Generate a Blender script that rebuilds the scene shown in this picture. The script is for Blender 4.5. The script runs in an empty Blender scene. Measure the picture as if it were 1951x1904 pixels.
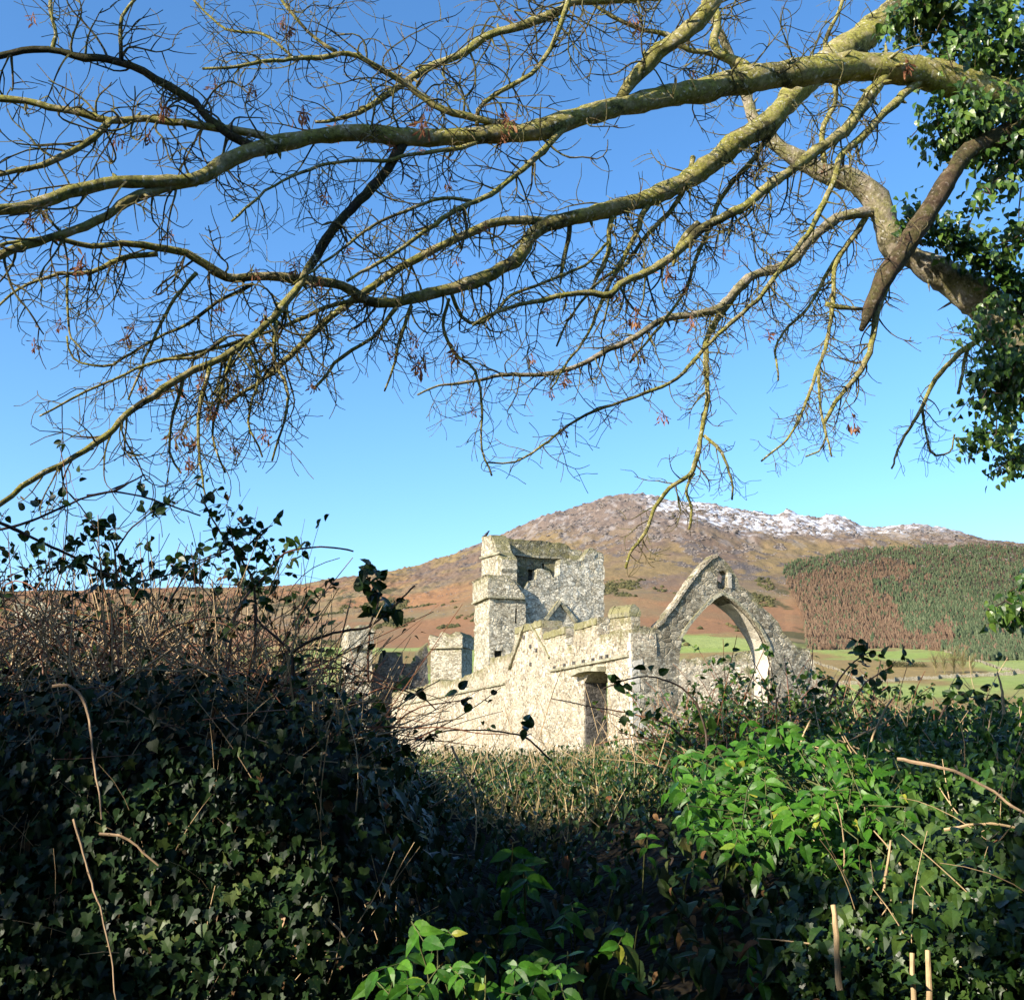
import bpy, math, random
import numpy as np
from mathutils import Vector, Matrix
from mathutils.geometry import delaunay_2d_cdt
rnd = random.Random(7)
NR = np.random.RandomState(11)
S = bpy.context.scene
R_ = math.radians
# ------------------------------------------------------------------ camera, light, exposure
FPX = 2065.0; CU = 975.5; CV = 952.0; PITCH = math.atan((1420 - CV) / FPX); EYE = 1.7
cd = bpy.data.cameras.new('camera'); cam = bpy.data.objects.new('camera', cd); S.collection.objects.link(cam)
cam.location = (0, 0, EYE); cam.rotation_euler = (math.pi / 2 + PITCH, 0, 0)
cd.sensor_fit = 'HORIZONTAL'; cd.sensor_width = 36; cd.lens = 36 * FPX / 1951; cd.clip_start = .05; cd.clip_end = 20000
S.camera = cam
SUN_EL = R_(26); TH = R_(38)
SUN = Vector((-math.cos(TH) * math.cos(SUN_EL), -math.sin(TH) * math.cos(SUN_EL), math.sin(SUN_EL)))
W = bpy.data.worlds.new('World'); S.world = W; W.use_nodes = True
nt = W.node_tree; bg = nt.nodes['Background']; sky = nt.nodes.new('ShaderNodeTexSky'); sky.sky_type = 'NISHITA'
sky.sun_disc = False; sky.sun_elevation = SUN_EL; sky.sun_rotation = math.atan2(SUN.x, SUN.y)
sky.air_density = 1.0; sky.dust_density = 0.7; sky.ozone_density = 4.0; sky.altitude = 0
hs = nt.nodes.new('ShaderNodeHueSaturation'); hs.inputs['Saturation'].default_value = 1.16; nt.links.new(sky.outputs[0], hs.inputs['Color']); nt.links.new(hs.outputs[0], bg.inputs[0]); bg.inputs[1].default_value = 0.15
sl = bpy.data.lights.new('sun', 'SUN'); sl.energy = 5.0; sl.angle = R_(.5); sl.color = (1, .90, .74)
so = bpy.data.objects.new('sun', sl); S.collection.objects.link(so); so.rotation_euler = SUN.to_track_quat('Z', 'Y').to_euler()
S.view_settings.view_transform = 'Standard'; S.view_settings.look = 'None'; S.view_settings.exposure = 1.0; S.view_settings.gamma = 1
S.render.engine = 'CYCLES'

# ------------------------------------------------------------------ helpers
cp, sp = math.cos(PITCH), math.sin(PITCH)
def ray(u, v):
    a, b = u - CU, CV - v
    return Vector((a, FPX * cp - b * sp, FPX * sp + b * cp))
def at(u, v, Y):
    d = ray(u, v); t = Y / d.y
    return Vector((d.x * t, Y, EYE + d.z * t))
def proj(x, y, z):
    dz = z - EYE
    f = y * cp + dz * sp; up = -y * sp + dz * cp
    return CU + FPX * x / f, CV - FPX * up / f
ORG = {}
def tag(o, label=None, cat=None, group=None, kind=None):
    if label: o['label'] = label
    if cat: o['category'] = cat
    if group: o['group'] = group
    if kind: o['kind'] = kind
    return o
def empty(name, loc, label, cat, group=None):
    o = bpy.data.objects.new(name, None); S.collection.objects.link(o); o.location = loc; o.empty_display_size = .3
    ORG[o.name] = Vector(loc)
    return tag(o, label, cat, group)
class MB:
    def __init__(s): s.V = []; s.F3 = []; s.F4 = []; s.n = 0; s.A = []
    def add(s, V, F3=None, F4=None, a=0.5):
        V = np.asarray(V, float).reshape(-1, 3)
        if F3 is not None and len(F3): s.F3.append(np.asarray(F3, int) + s.n)
        if F4 is not None and len(F4): s.F4.append(np.asarray(F4, int) + s.n)
        s.V.append(V); s.A.append(np.full(len(V), a) if np.isscalar(a) else np.asarray(a, float)); s.n += len(V)
    def build(s, name, mat, parent=None, smooth=False, org=None, attr='rv'):
        V = np.concatenate(s.V) if s.V else np.zeros((0, 3))
        if parent is not None: o0 = ORG[parent.name]
        elif org is not None: o0 = Vector(org)
        else:
            o0 = Vector(((V[:, 0].min() + V[:, 0].max()) / 2, (V[:, 1].min() + V[:, 1].max()) / 2, V[:, 2].min()))
        V = V - np.array(o0)
        f3 = np.concatenate(s.F3) if s.F3 else np.zeros((0, 3), int)
        f4 = np.concatenate(s.F4) if s.F4 else np.zeros((0, 4), int)
        me = bpy.data.meshes.new(name)
        me.vertices.add(len(V)); me.vertices.foreach_set('co', V.ravel())
        nl = f3.size + f4.size
        me.loops.add(nl); me.loops.foreach_set('vertex_index', np.concatenate([f3.ravel(), f4.ravel()]).astype(np.int32))
        nf = len(f3) + len(f4); me.polygons.add(nf)
        st = np.concatenate([np.arange(len(f3)) * 3, f3.size + np.arange(len(f4)) * 4]).astype(np.int32)
        me.polygons.foreach_set('loop_start', st)
        me.polygons.foreach_set('use_smooth', np.full(nf, smooth))
        at_ = me.attributes.new(attr, 'FLOAT', 'POINT'); at_.data.foreach_set('value', np.concatenate(s.A).astype(np.float32))
        me.update(calc_edges=True); me.validate()
        me.materials.append(mat)
        o = bpy.data.objects.new(name, me); S.collection.objects.link(o)
        if parent is not None:
            o.parent = parent; ORG[o.name] = o0
        else:
            o.location = o0; ORG[o.name] = o0
        return o
def hash2(i, j, s):
    n = (i * 374761393 + j * 668265263 + s * 1442695041).astype(np.int64) & 0x7fffffff
    n = ((n ^ (n >> 13)) * 1274126177) & 0x7fffffff
    return ((n ^ (n >> 16)) & 0xffff) / 65535.0
def vnoise(x, y, s=0):
    x = np.asarray(x, float); y = np.asarray(y, float)
    i = np.floor(x).astype(np.int64); j = np.floor(y).astype(np.int64); fx = x - i; fy = y - j
    fx = fx * fx * (3 - 2 * fx); fy = fy * fy * (3 - 2 * fy)
    a = hash2(i, j, s); b = hash2(i + 1, j, s); c = hash2(i, j + 1, s); d = hash2(i + 1, j + 1, s)
    return (a + (b - a) * fx + (c - a) * fy + (a - b - c + d) * fx * fy) * 2 - 1
def fbm(x, y, o=4, s=0, g=.5):
    r = 0; a = 1; t = 0
    for k in range(o): r = r + a * vnoise(x * 2 ** k, y * 2 ** k, s + k * 17); t += a; a *= g
    return r / t
def crom(P, step):
    P = [np.array(p, float) for p in P]; P = [2 * P[0] - P[1]] + P + [2 * P[-1] - P[-2]]
    out = []
    for i in range(1, len(P) - 2):
        n = max(1, int(np.linalg.norm(P[i + 1][:3] - P[i][:3]) / step))
        for k in range(n):
            t = k / n; a, b, c, d = P[i - 1:i + 3]
            out.append(.5 * ((2 * b) + (c - a) * t + (2 * a - 5 * b + 4 * c - d) * t * t + (3 * b - a - 3 * c + d) * t ** 3))
    out.append(P[-2]); return np.array(out)
def tube(mb, P, R, sides=6, a=.5, cap=True, lump=0):
    P = np.asarray(P, float); n = len(P)
    if n < 2: return
    T = np.gradient(P, axis=0); T /= (np.linalg.norm(T, axis=1)[:, None] + 1e-9)
    ref = np.array([0, 0, 1.]) if abs(T[0][2]) < .9 else np.array([1., 0, 0])
    A = np.cross(T, ref); A /= (np.linalg.norm(A, axis=1)[:, None] + 1e-9)
    for k in range(1, n):
        v = A[k - 1] - T[k] * np.dot(A[k - 1], T[k]); A[k] = v / (np.linalg.norm(v) + 1e-9)
    B = np.cross(T, A)
    R = np.broadcast_to(np.asarray(R, float), (n,)).copy()
    th = np.arange(sides) * 2 * math.pi / sides
    rr = R[:, None] * np.ones((1, sides))
    if lump: rr *= 1 + lump * NR.uniform(-1, 1, (n, sides))
    V = P[:, None, :] + rr[:, :, None] * (A[:, None, :] * np.cos(th)[None, :, None] + B[:, None, :] * np.sin(th)[None, :, None])
    i = np.arange(n - 1)[:, None] * sides; j = np.arange(sides)[None, :]; j2 = (j + 1) % sides
    F = np.stack([i + j, i + j2, i + sides + j2, i + sides + j], -1).reshape(-1, 4)
    V = V.reshape(-1, 3); F3 = None
    if cap:
        V = np.vstack([V, P[0], P[-1]]); c0 = n * sides; jj = np.arange(sides); k2 = (jj + 1) % sides; e = (n - 1) * sides
        F3 = np.vstack([np.stack([np.full(sides, c0), k2, jj], -1), np.stack([np.full(sides, c0 + 1), e + jj, e + k2], -1)])
    mb.add(V, F3, F, a)
# leaf templates: outline fan with a folded midrib; tip along +y, normal +z
def leaf_tpl(outline, fold=.25, curl=.18):
    pts = [(0, .45)] + outline
    V = [(x, y, fold * abs(x) - curl * (y - .1) ** 2) for x, y in pts]
    n = len(outline)
    return np.array(V), np.array([(0, 1 + k, 1 + (k + 1) % n) for k in range(n)])
IVY = leaf_tpl([(0, 0), (.2, -.12), (.48, -.02), (.36, .25), (.55, .52), (.26, .58), (.13, .8), (0, 1.05), (-.13, .8), (-.26, .58), (-.55, .52), (-.36, .25), (-.48, -.02), (-.2, -.12)], .22, .15)
OVATE = leaf_tpl([(0, 0), (.22, .08), (.36, .3), (.33, .5), (.36, .53), (.22, .78), (.22, .82), (0, 1.08), (-.22, .82), (-.22, .78), (-.36, .53), (-.33, .5), (-.36, .3), (-.22, .08)], .35, .3)
ELDER = leaf_tpl([(0, 0), (.17, .12), (.27, .32), (.25, .37), (.29, .45), (.25, .58), (.26, .63), (.15, .82), (.13, .9), (0, 1.12), (-.13, .9), (-.15, .82), (-.26, .63), (-.25, .58), (-.29, .45), (-.25, .37), (-.27, .32), (-.17, .12)], .3, .3)
IVYA = leaf_tpl([(0, 0), (.3, .05), (.4, .3), (.25, .65), (0, 1.05), (-.25, .65), (-.4, .3), (-.3, .05)], .25, .25)
SMALL = leaf_tpl([(0, 0), (.3, .3), (.2, .75), (0, 1.), (-.2, .75), (-.3, .3)], .3, .3)
def scatter(mb, tpl, P, N, size, tip=None, a=None, tilt=.5):
    P = np.asarray(P, float).reshape(-1, 3); n = len(P)
    if n == 0: return
    N = np.asarray(N, float).reshape(-1, 3) + NR.normal(0, tilt, (n, 3)); N /= np.linalg.norm(N, axis=1)[:, None] + 1e-9
    T = NR.normal(0, 1, (n, 3)) if tip is None else np.asarray(tip, float).reshape(-1, 3) + NR.normal(0, .35, (n, 3))
    T = T - N * (T * N).sum(1)[:, None]; T /= np.linalg.norm(T, axis=1)[:, None] + 1e-9
    X = np.cross(T, N)
    tv, tf = tpl; size = np.broadcast_to(np.asarray(size, float), (n,))
    wid = NR.uniform(.8, 1.15, n)
    V = P[:, None, :] + size[:, None, None] * (tv[None, :, 0, None] * wid[:, None, None] * X[:, None, :] + tv[None, :, 1, None] * T[:, None, :] + tv[None, :, 2, None] * NR.uniform(.2, 1.8, n)[:, None, None] * N[:, None, :])
    F = tf[None] + (np.arange(n) * len(tv))[:, None, None]
    av = NR.uniform(0, 1, n) if a is None else np.broadcast_to(a, (n,))
    mb.add(V.reshape(-1, 3), F.reshape(-1, 3), None, np.repeat(av, len(tv)))

# ------------------------------------------------------------------ materials
def newmat(name):
    m = bpy.data.materials.new(name); m.use_nodes = True; t = m.node_tree
    return m, t, t.nodes['Principled BSDF']
def N(t, k, **kw):
    n = t.nodes.new(k)
    for a, b in kw.items(): setattr(n, a, b)
    return n
def ramp(t, fac, cols, interp='LINEAR'):
    r = N(t, 'ShaderNodeValToRGB'); r.color_ramp.interpolation = interp
    e = r.color_ramp.elements
    while len(e) < len(cols): e.new(.5)
    for k, (p, c) in enumerate(cols): e[k].position = p; e[k].color = (*c, 1) if len(c) == 3 else c
    t.links.new(fac, r.inputs[0]); return r.outputs[0]
def noise(t, scale, detail=4, rough=.6, vec=None, out=0):
    n = N(t, 'ShaderNodeTexNoise'); n.inputs['Scale'].default_value = scale; n.inputs['Detail'].default_value = detail; n.inputs['Roughness'].default_value = rough
    if vec is None:
        c = N(t, 'ShaderNodeTexCoord'); vec = c.outputs['Object']
    t.links.new(vec, n.inputs['Vector']); return n.outputs[out]
def mix(t, f, a, b, mode='MIX'):
    m = N(t, 'ShaderNodeMix', data_type='RGBA', blend_type=mode)
    for s, x in ((0, f), (6, a), (7, b)):
        if isinstance(x, (float, int)): m.inputs[s].default_value = x
        elif isinstance(x, tuple): m.inputs[s].default_value = (*x, 1)
        else: t.links.new(x, m.inputs[s])
    return m.outputs[2]
def maths(t, op, a, b=0.):
    m = N(t, 'ShaderNodeMath', operation=op)
    for s, x in ((0, a), (1, b)):
        if isinstance(x, (float, int)): m.inputs[s].default_value = x
        else: t.links.new(x, m.inputs[s])
    return m.outputs[0]
def leafmat(name, cols, rough=.4, spec=.5, trans=.25, tcol=None, veins=60):
    m, t, p = newmat(name)
    a = N(t, 'ShaderNodeAttribute', attribute_name='rv').outputs['Fac']
    c = ramp(t, a, cols)
    c = mix(t, .5, c, ramp(t, noise(t, veins, 5, .7), [(.3, (.3, .3, .3)), (.7, (1.45, 1.4, 1.3))]), 'MULTIPLY')
    c = mix(t, ramp(t, noise(t, veins * 2.2, 2), [(.66, (0, 0, 0)), (.72, (.5, .5, .5))]), c, tuple(.6 * x + .4 * y for x, y in zip(cols[-1][1], (.2, .13, .05))))
    t.links.new(c, p.inputs['Base Color']); p.inputs['Roughness'].default_value = rough; p.inputs['Specular IOR Level'].default_value = spec
    tr = N(t, 'ShaderNodeBsdfTranslucent'); t.links.new(c, tr.inputs[0])
    ms = N(t, 'ShaderNodeMixShader'); ms.inputs[0].default_value = trans
    t.links.new(p.outputs[0], ms.inputs[1]); t.links.new(tr.outputs[0], ms.inputs[2])
    t.links.new(ms.outputs[0], t.nodes['Material Output'].inputs[0]); return m
def stone(name, cols, mortar, moss=.4, scale=3.4, grey=None, bump=.9):
    m, t, p = newmat(name)
    co = N(t, 'ShaderNodeTexCoord').outputs['Object']
    mp = N(t, 'ShaderNodeMapping'); mp.inputs['Scale'].default_value = (1, 1, 1.5); t.links.new(co, mp.inputs[0])
    wob = N(t, 'ShaderNodeVectorMath', operation='ADD'); t.links.new(mp.outputs[0], wob.inputs[0])
    nn = N(t, 'ShaderNodeVectorMath', operation='SCALE'); nn.inputs['Scale'].default_value = .16
    t.links.new(noise(t, 3.5, 3, .6, co, 1), nn.inputs[0]); t.links.new(nn.outputs[0], wob.inputs[1])
    def vor(feat, sc):
        v = N(t, 'ShaderNodeTexVoronoi', feature=feat); v.inputs['Scale'].default_value = sc; v.inputs['Randomness'].default_value = .95
        t.links.new(wob.outputs[0], v.inputs['Vector']); return v
    ve = vor('DISTANCE_TO_EDGE', scale); vc = vor('F1', scale)
    ve2 = vor('DISTANCE_TO_EDGE', scale * 2.1); vc2 = vor('F1', scale * 2.1)
    sel = ramp(t, noise(t, 1.1, 2, .5, co), [(.42, (0, 0, 0)), (.5, (1, 1, 1))])
    sx = N(t, 'ShaderNodeSeparateColor'); t.links.new(vc.outputs['Color'], sx.inputs[0])
    sx2 = N(t, 'ShaderNodeSeparateColor'); t.links.new(vc2.outputs['Color'], sx2.inputs[0])
    cell = mix(t, sel, sx.outputs[0], sx2.outputs[0]); edge = mix(t, sel, ve.outputs['Distance'], maths(t, 'MULTIPLY', ve2.outputs['Distance'], 1.7))
    c = ramp(t, cell, cols)
    c = mix(t, .6, c, ramp(t, noise(t, 9, 6, .75, co), [(.3, (.45, .44, .42)), (.68, (1.35, 1.33, 1.3))]), 'MULTIPLY')
    mm = ramp(t, edge, [(.02, (1, 1, 1)), (.1, (0, 0, 0))])
    mfl = ramp(t, noise(t, 1.7, 4, .7, co), [(.3, (.15, .15, .15)), (.6, (1, 1, 1))])
    c = mix(t, mix(t, 1., mm, mfl, 'MULTIPLY'), c, mortar)
    # render-like broad staining
    c = mix(t, .55, c, ramp(t, noise(t, .5, 5, .65, co), [(.32, (.58, .56, .5)), (.62, (1.2, 1.2, 1.2))]), 'MULTIPLY')
    # white lichen
    c = mix(t, ramp(t, noise(t, 5, 5, .8, co), [(.66, (0, 0, 0)), (.78, (.45, .45, .45))]), c, (.55, .52, .42))
    geo = N(t, 'ShaderNodeNewGeometry'); sz = N(t, 'ShaderNodeSeparateXYZ'); t.links.new(geo.outputs['True Normal'], sz.inputs[0])
    hv = N(t, 'ShaderNodeAttribute', attribute_name='rv').outputs['Fac']
    mo = maths(t, 'ADD', maths(t, 'MULTIPLY', sz.outputs[2], .35), maths(t, 'ADD', maths(t, 'MULTIPLY', hv, moss), noise(t, 2.2, 6, .7, co)))
    c = mix(t, ramp(t, mo, [(.68, (0, 0, 0)), (.95, (.85, .85, .85))]), c, mix(t, noise(t, 14, 3, .6, co), (.12, .115, .035), (.28, .25, .12)))
    t.links.new(c, p.inputs['Base Color']); p.inputs['Roughness'].default_value = .92; p.inputs['Specular IOR Level'].default_value = .15
    h = maths(t, 'ADD', maths(t, 'MULTIPLY', ramp(t, edge, [(0, (0, 0, 0)), (.14, (1, 1, 1))]), .7), maths(t, 'ADD', maths(t, 'MULTIPLY', cell, .5), noise(t, 12, 5, .7, co)))
    b = N(t, 'ShaderNodeBump'); b.inputs['Strength'].default_value = bump; b.inputs['Distance'].default_value = .09
    t.links.new(h, b.inputs['Height']); t.links.new(b.outputs[0], p.inputs['Normal']); return m
M = {}
WARM = [(0, (.20, .165, .12)), (.2, (.38, .33, .25)), (.4, (.58, .51, .39)), (.6, (.45, .37, .27)), (.75, (.66, .59, .45)), (1, (.70, .65, .53))]
GREY = [(0, (.24, .21, .15)), (.3, (.42, .38, .29)), (.6, (.58, .53, .41)), (1, (.70, .65, .53))]
M['warm'] = stone('warm_rubble_stone', WARM, (.66, .60, .47), .42)
M['tower'] = stone('tower_rubble_stone', GREY, (.27, .25, .20), .34, 3.0)
M['dim'] = stone('grey_rubble_stone', [(0, (.15, .13, .095)), (.4, (.29, .26, .20)), (.7, (.40, .36, .28)), (1, (.50, .46, .37))], (.36, .33, .25), .35, 3.2)
M['dark'] = stone('shaded_rubble_stone', [(0, (.05, .05, .05)), (.5, (.12, .11, .10)), (1, (.22, .2, .18))], (.16, .15, .13), .3, 2.6)  # stone with shade put into its colour, for recesses and the linking wall
M['pale'] = stone('white_rubble_stone', [(0, (.30, .28, .22)), (.3, (.48, .45, .37)), (.6, (.62, .59, .49)), (1, (.74, .71, .61))], (.20, .18, .14), .3, 3.2)
M['mossy'] = stone('moss_grown_stone', [(0, (.12, .11, .08)), (.5, (.26, .24, .18)), (1, (.42, .40, .32))], (.2, .19, .14), .42, 3.0)
M['coping'] = stone('mossy_coping_stone', [(0, (.22, .21, .15)), (1, (.42, .39, .29))], (.3, .28, .2), .5, 1.4, bump=.5)
M['quoin'] = stone('pale_dressed_stone', [(0, (.46, .42, .35)), (1, (.66, .61, .52))], (.5, .46, .38), .1, 1.2, bump=.35)
def simple(name, col, rough=.8, spec=.2, var=.4, sc=20, bump=0):
    m, t, p = newmat(name)
    c = mix(t, var, col, ramp(t, noise(t, sc, 5, .7), [(.3, (.3, .3, .3)), (.7, (1.5, 1.5, 1.5))]), 'MULTIPLY')
    t.links.new(c, p.inputs['Base Color']); p.inputs['Roughness'].default_value = rough; p.inputs['Specular IOR Level'].default_value = spec
    if bump:
        b = N(t, 'ShaderNodeBump'); b.inputs['Strength'].default_value = bump; b.inputs['Distance'].default_value = .02
        t.links.new(noise(t, sc * 2, 4), b.inputs['Height']); t.links.new(b.outputs[0], p.inputs['Normal'])
    return m
def barkmat(name, bark, moss, spots, mossamt=.5):
    m, t, p = newmat(name)
    co = N(t, 'ShaderNodeTexCoord').outputs['Object']
    c = mix(t, .85, bark, ramp(t, noise(t, 16, 8, .75, co), [(.34, (.25, .22, .18)), (.5, (.95, .93, .9)), (.66, (1.7, 1.65, 1.5))]), 'MULTIPLY')
    c = mix(t, ramp(t, noise(t, 7, 7, .75, co), [(.47 - mossamt * .25, (0, 0, 0)), (.66 - mossamt * .25, (.9, .9, .9))]), c, mix(t, ramp(t, noise(t, 40, 4, .7, co), [(.35, (0, 0, 0)), (.65, (1, 1, 1))]), tuple(x * .55 for x in moss), tuple(x * 2.0 for x in moss)))
    c = mix(t, ramp(t, noise(t, 3.5, 6, .75, co), [(.53, (0, 0, 0)), (.62, (.85, .85, .85))]), c, (.05, .042, .03))
    c = mix(t, ramp(t, noise(t, 32, 3, .6, co), [(.61, (0, 0, 0)), (.66, (.9, .9, .9))]), c, spots)
    t.links.new(c, p.inputs['Base Color']); p.inputs['Roughness'].default_value = .92; p.inputs['Specular IOR Level'].default_value = .12
    b = N(t, 'ShaderNodeBump'); b.inputs['Strength'].default_value = 1.; b.inputs['Distance'].default_value = .035
    t.links.new(noise(t, 28, 8, .8, co), b.inputs['Height']); t.links.new(b.outputs[0], p.inputs['Normal']); return m
M['bark'] = barkmat('mossy_bark', (.44, .37, .21), (.23, .22, .045), (.64, .61, .48), .5)
M['bark2'] = barkmat('pale_smooth_bark', (.40, .34, .26), (.20, .19, .06), (.6, .57, .5), .25)
M['dark_shade_bark'] = barkmat('dark_and_shaded_bark', (.055, .045, .035), (.06, .065, .02), (.12, .11, .08), .3)  # also on two shadowed boughs, their shade put into the colour
M['twig'] = barkmat('twig_bark', (.15, .11, .07), (.15, .15, .05), (.3, .25, .2), .35)
M['bark3'] = barkmat('red_brown_bark', (.13, .09, .06), (.09, .085, .03), (.28, .23, .17), .2)
M['ivytree'] = leafmat('tree_ivy_leaves', [(0, (.02, .05, .008)), (.5, (.055, .125, .018)), (1, (.15, .24, .04))], .36, .45, .25)
M['palecane'] = simple('weathered_cane', (.33, .23, .14), .7, .3, .6, 25)
M['greenstem'] = simple('green_brown_stem', (.13, .14, .05), .6, .3, .4, 15)
M['key'] = leafmat('brown_ash_keys', [(0, (.16, .06, .03)), (.6, (.34, .15, .08)), (1, (.45, .25, .13))], .7, .2, .35)
M['ivy'] = leafmat('shaded_ivy_leaves', [(0, (.005, .015, .004)), (.6, (.014, .038, .009)), (.93, (.04, .08, .018)), (1, (.10, .13, .04))], .45, .25, .1)  # ivy darkened, shade of the bank put into its colour
M['ivybright'] = leafmat('sunny_ivy_leaves', [(0, (.009, .028, .005)), (.5, (.026, .068, .012)), (1, (.08, .14, .028))], .38, .4, .2)  # lighter copy of the ivy, sunlight put into the colour
M['bramble'] = leafmat('bramble_leaves', [(0, (.008, .02, .005)), (.5, (.02, .048, .011)), (.88, (.05, .085, .022)), (.96, (.11, .09, .025)), (1, (.18, .075, .03))], .55, .2, .2)  # bramble leaves darkened, the hollow's shade put into the colour
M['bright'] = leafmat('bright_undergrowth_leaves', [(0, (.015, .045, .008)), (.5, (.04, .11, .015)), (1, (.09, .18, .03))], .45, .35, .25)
M['elder'] = leafmat('elder_leaves', [(0, (.025, .10, .010)), (.5, (.055, .18, .016)), (.975, (.10, .26, .025)), (.985, (.34, .36, .05))], .42, .3, .3)
M['stalk'] = simple('dry_tan_stalks', (.50, .36, .20), .7, .3, .5, 15)
M['cane'] = simple('red_brown_cane', (.26, .115, .06), .55, .4, .5, 20)
M['cane_dark'] = simple('dark_bramble_cane', (.07, .045, .03), .6, .4, .4, 20)
M['litter'] = leafmat('dead_leaf_litter', [(0, (.10, .055, .025)), (.6, (.26, .15, .07)), (1, (.5, .34, .22))], .7, .2, .2)
M['grass'] = leafmat('dry_grass', [(0, (.16, .17, .05)), (.4, (.38, .31, .14)), (1, (.62, .48, .27))], .7, .2, .3)
M['bird'] = simple('black_feathers', (.015, .015, .02), .4, .5, .2)

# ------------------------------------------------------------------ terrain
RID = [(-1200, 1150), (-600, 1135), (0, 1127), (200, 1124), (380, 1121), (560, 1113), (650, 1098), (700, 1090), (760, 1083), (800, 1072), (850, 1056), (870, 1047), (917, 1030), (960, 1013), (1000, 995), (1040, 976), (1070, 966), (1100, 959), (1140, 945), (1160, 937), (1190, 932), (1225, 928), (1260, 934), (1290, 943), (1330, 946), (1370, 950), (1400, 957), (1440, 962), (1480, 970), (1508, 975), (1525, 965), (1548, 972), (1590, 981), (1605, 974), (1628, 975), (1650, 985), (1675, 1000), (1700, 1003), (1740, 995), (1790, 993), (1830, 1000), (1870, 1010), (1920, 1024), (1951, 1027), (2100, 1050), (2600, 1120), (3200, 1180)]
RU = np.array([r[0] for r in RID], float); RV = np.array([r[1] for r in RID], float)
UN = np.array([-1500, 0, 300, 500, 600, 660, 720, 780, 850, 950, 1050, 1150, 1250, 1400, 1550, 1700, 1951, 3300], float)
YN = np.array([1.5, 3, 3.6, 4.2, 5, 6, 7.5, 9, 11, 14, 20, 30, 45, 70, 100, 200, 350, 500, 700], float)
cen = [2900, 2150, 2020, 1930, 1840, 1755, 1640, 1560, 1500, 1468, 1490]
def mound(T, B=1440): return [2900, 2200, 2020 if T < 1500 else 2050, (1560 + T) / 2 - 20 if T < 1500 else T + 180, T, T + 5 if T < 1500 else T + 20, max(B, T - 30) if T < 1500 else (T + B) / 2 + 40, 1450, 1455, 1465, 1490]
tail = [1530, 1570, 1517, 1466, 1392, 1330, 1275, 1240]
TAB = np.array([
    mound(1385) + tail, mound(1385) + tail, mound(1378) + tail, mound(1375) + tail, mound(1385) + tail, mound(1425) + tail,
    [2900, 2200, 2060, 1700, 1560, 1535, 1500, 1490, 1480, 1468, 1490] + tail,
    [2900, 2200, 2060, 1830, 1720, 1640, 1560, 1520, 1490, 1468, 1490] + tail,
    [2900, 2180, 2040, 1920, 1810, 1700, 1600, 1530, 1490, 1465, 1490] + tail,
    cen + tail, cen + tail,
    [2900, 2150, 2020, 1930, 1830, 1720, 1600, 1520, 1480, 1455, 1490] + tail,
    [2900, 2150, 2020, 1920, 1790, 1660, 1560, 1500, 1470, 1460, 1490] + tail,
    [2900, 2150, 2020, 1890, 1760, 1640, 1530, 1480, 1460, 1455, 1490] + tail,
    [2900, 2120, 1960, 1820, 1690, 1580, 1490, 1460, 1450, 1450, 1490] + tail,
    [2900, 2100, 1890, 1720, 1600, 1520, 1460, 1440, 1435, 1445, 1490] + tail,
    [2900, 2080, 1850, 1680, 1560, 1490, 1440, 1425, 1425, 1440, 1490] + tail,
    [2900, 2080, 1850, 1680, 1560, 1490, 1440, 1425, 1425, 1440, 1490] + tail], float)
HU = math.hypot(FPX, 1420 - CV)
FW_Y = np.array([700, 1000, 1400, 1750, 2300, 2700, 3600], float)
def vsurf(uu, Y):
    """pixel row of the ground surface for azimuth column uu (measured on the horizon) at distance Y"""
    uu = np.asarray(uu, float); Y = np.asarray(Y, float)
    iu = np.clip(np.searchsorted(UN, uu) - 1, 0, len(UN) - 2); fu = np.clip((uu - UN[iu]) / (UN[iu + 1] - UN[iu]), 0, 1)
    ly = np.log(Y); LY = np.log(YN)
    iy = np.clip(np.searchsorted(YN, Y) - 1, 0, len(YN) - 2); fy = np.clip((ly - LY[iy]) / (LY[iy + 1] - LY[iy]), 0, 1)
    near = (TAB[iu, iy] * (1 - fu) + TAB[iu + 1, iy] * fu) * (1 - fy) + (TAB[iu, iy + 1] * (1 - fu) + TAB[iu + 1, iy + 1] * fu) * fy
    rv = np.interp(uu, RU, RV)
    sh = np.clip((uu - 1150) / 200, 0, 1)           # the shoulder in front of the snowy ridge
    brow = np.interp(uu, [1150, 1250, 1330, 1400, 1500, 1700, 1900, 2300], [1010, 975, 985, 1003, 1018, 1024, 1036, 1080])
    w1 = 1240 + (rv - 1240) * .2; w2 = 1240 + (rv - 1240) * .48; w3 = (1240 + (rv - 1240) * .72) * (1 - sh) + brow * sh
    k = [np.full_like(rv, 1240), w1, w2 * (1 - sh) + (1240 + (brow - 1240) * .6) * sh, w3, rv, rv + 60, rv + 160]
    out = near.copy(); far = np.zeros_like(out)
    for i in range(6):
        m = (Y >= FW_Y[i]) & (Y <= FW_Y[i + 1] + 1e-3)
        f = (Y - FW_Y[i]) / (FW_Y[i + 1] - FW_Y[i]); far = np.where(m, k[i] * (1 - f) + k[i + 1] * f, far)
    far = np.where(Y > FW_Y[-1], k[-1], far)
    return np.where(Y <= 700, near, far)
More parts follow.
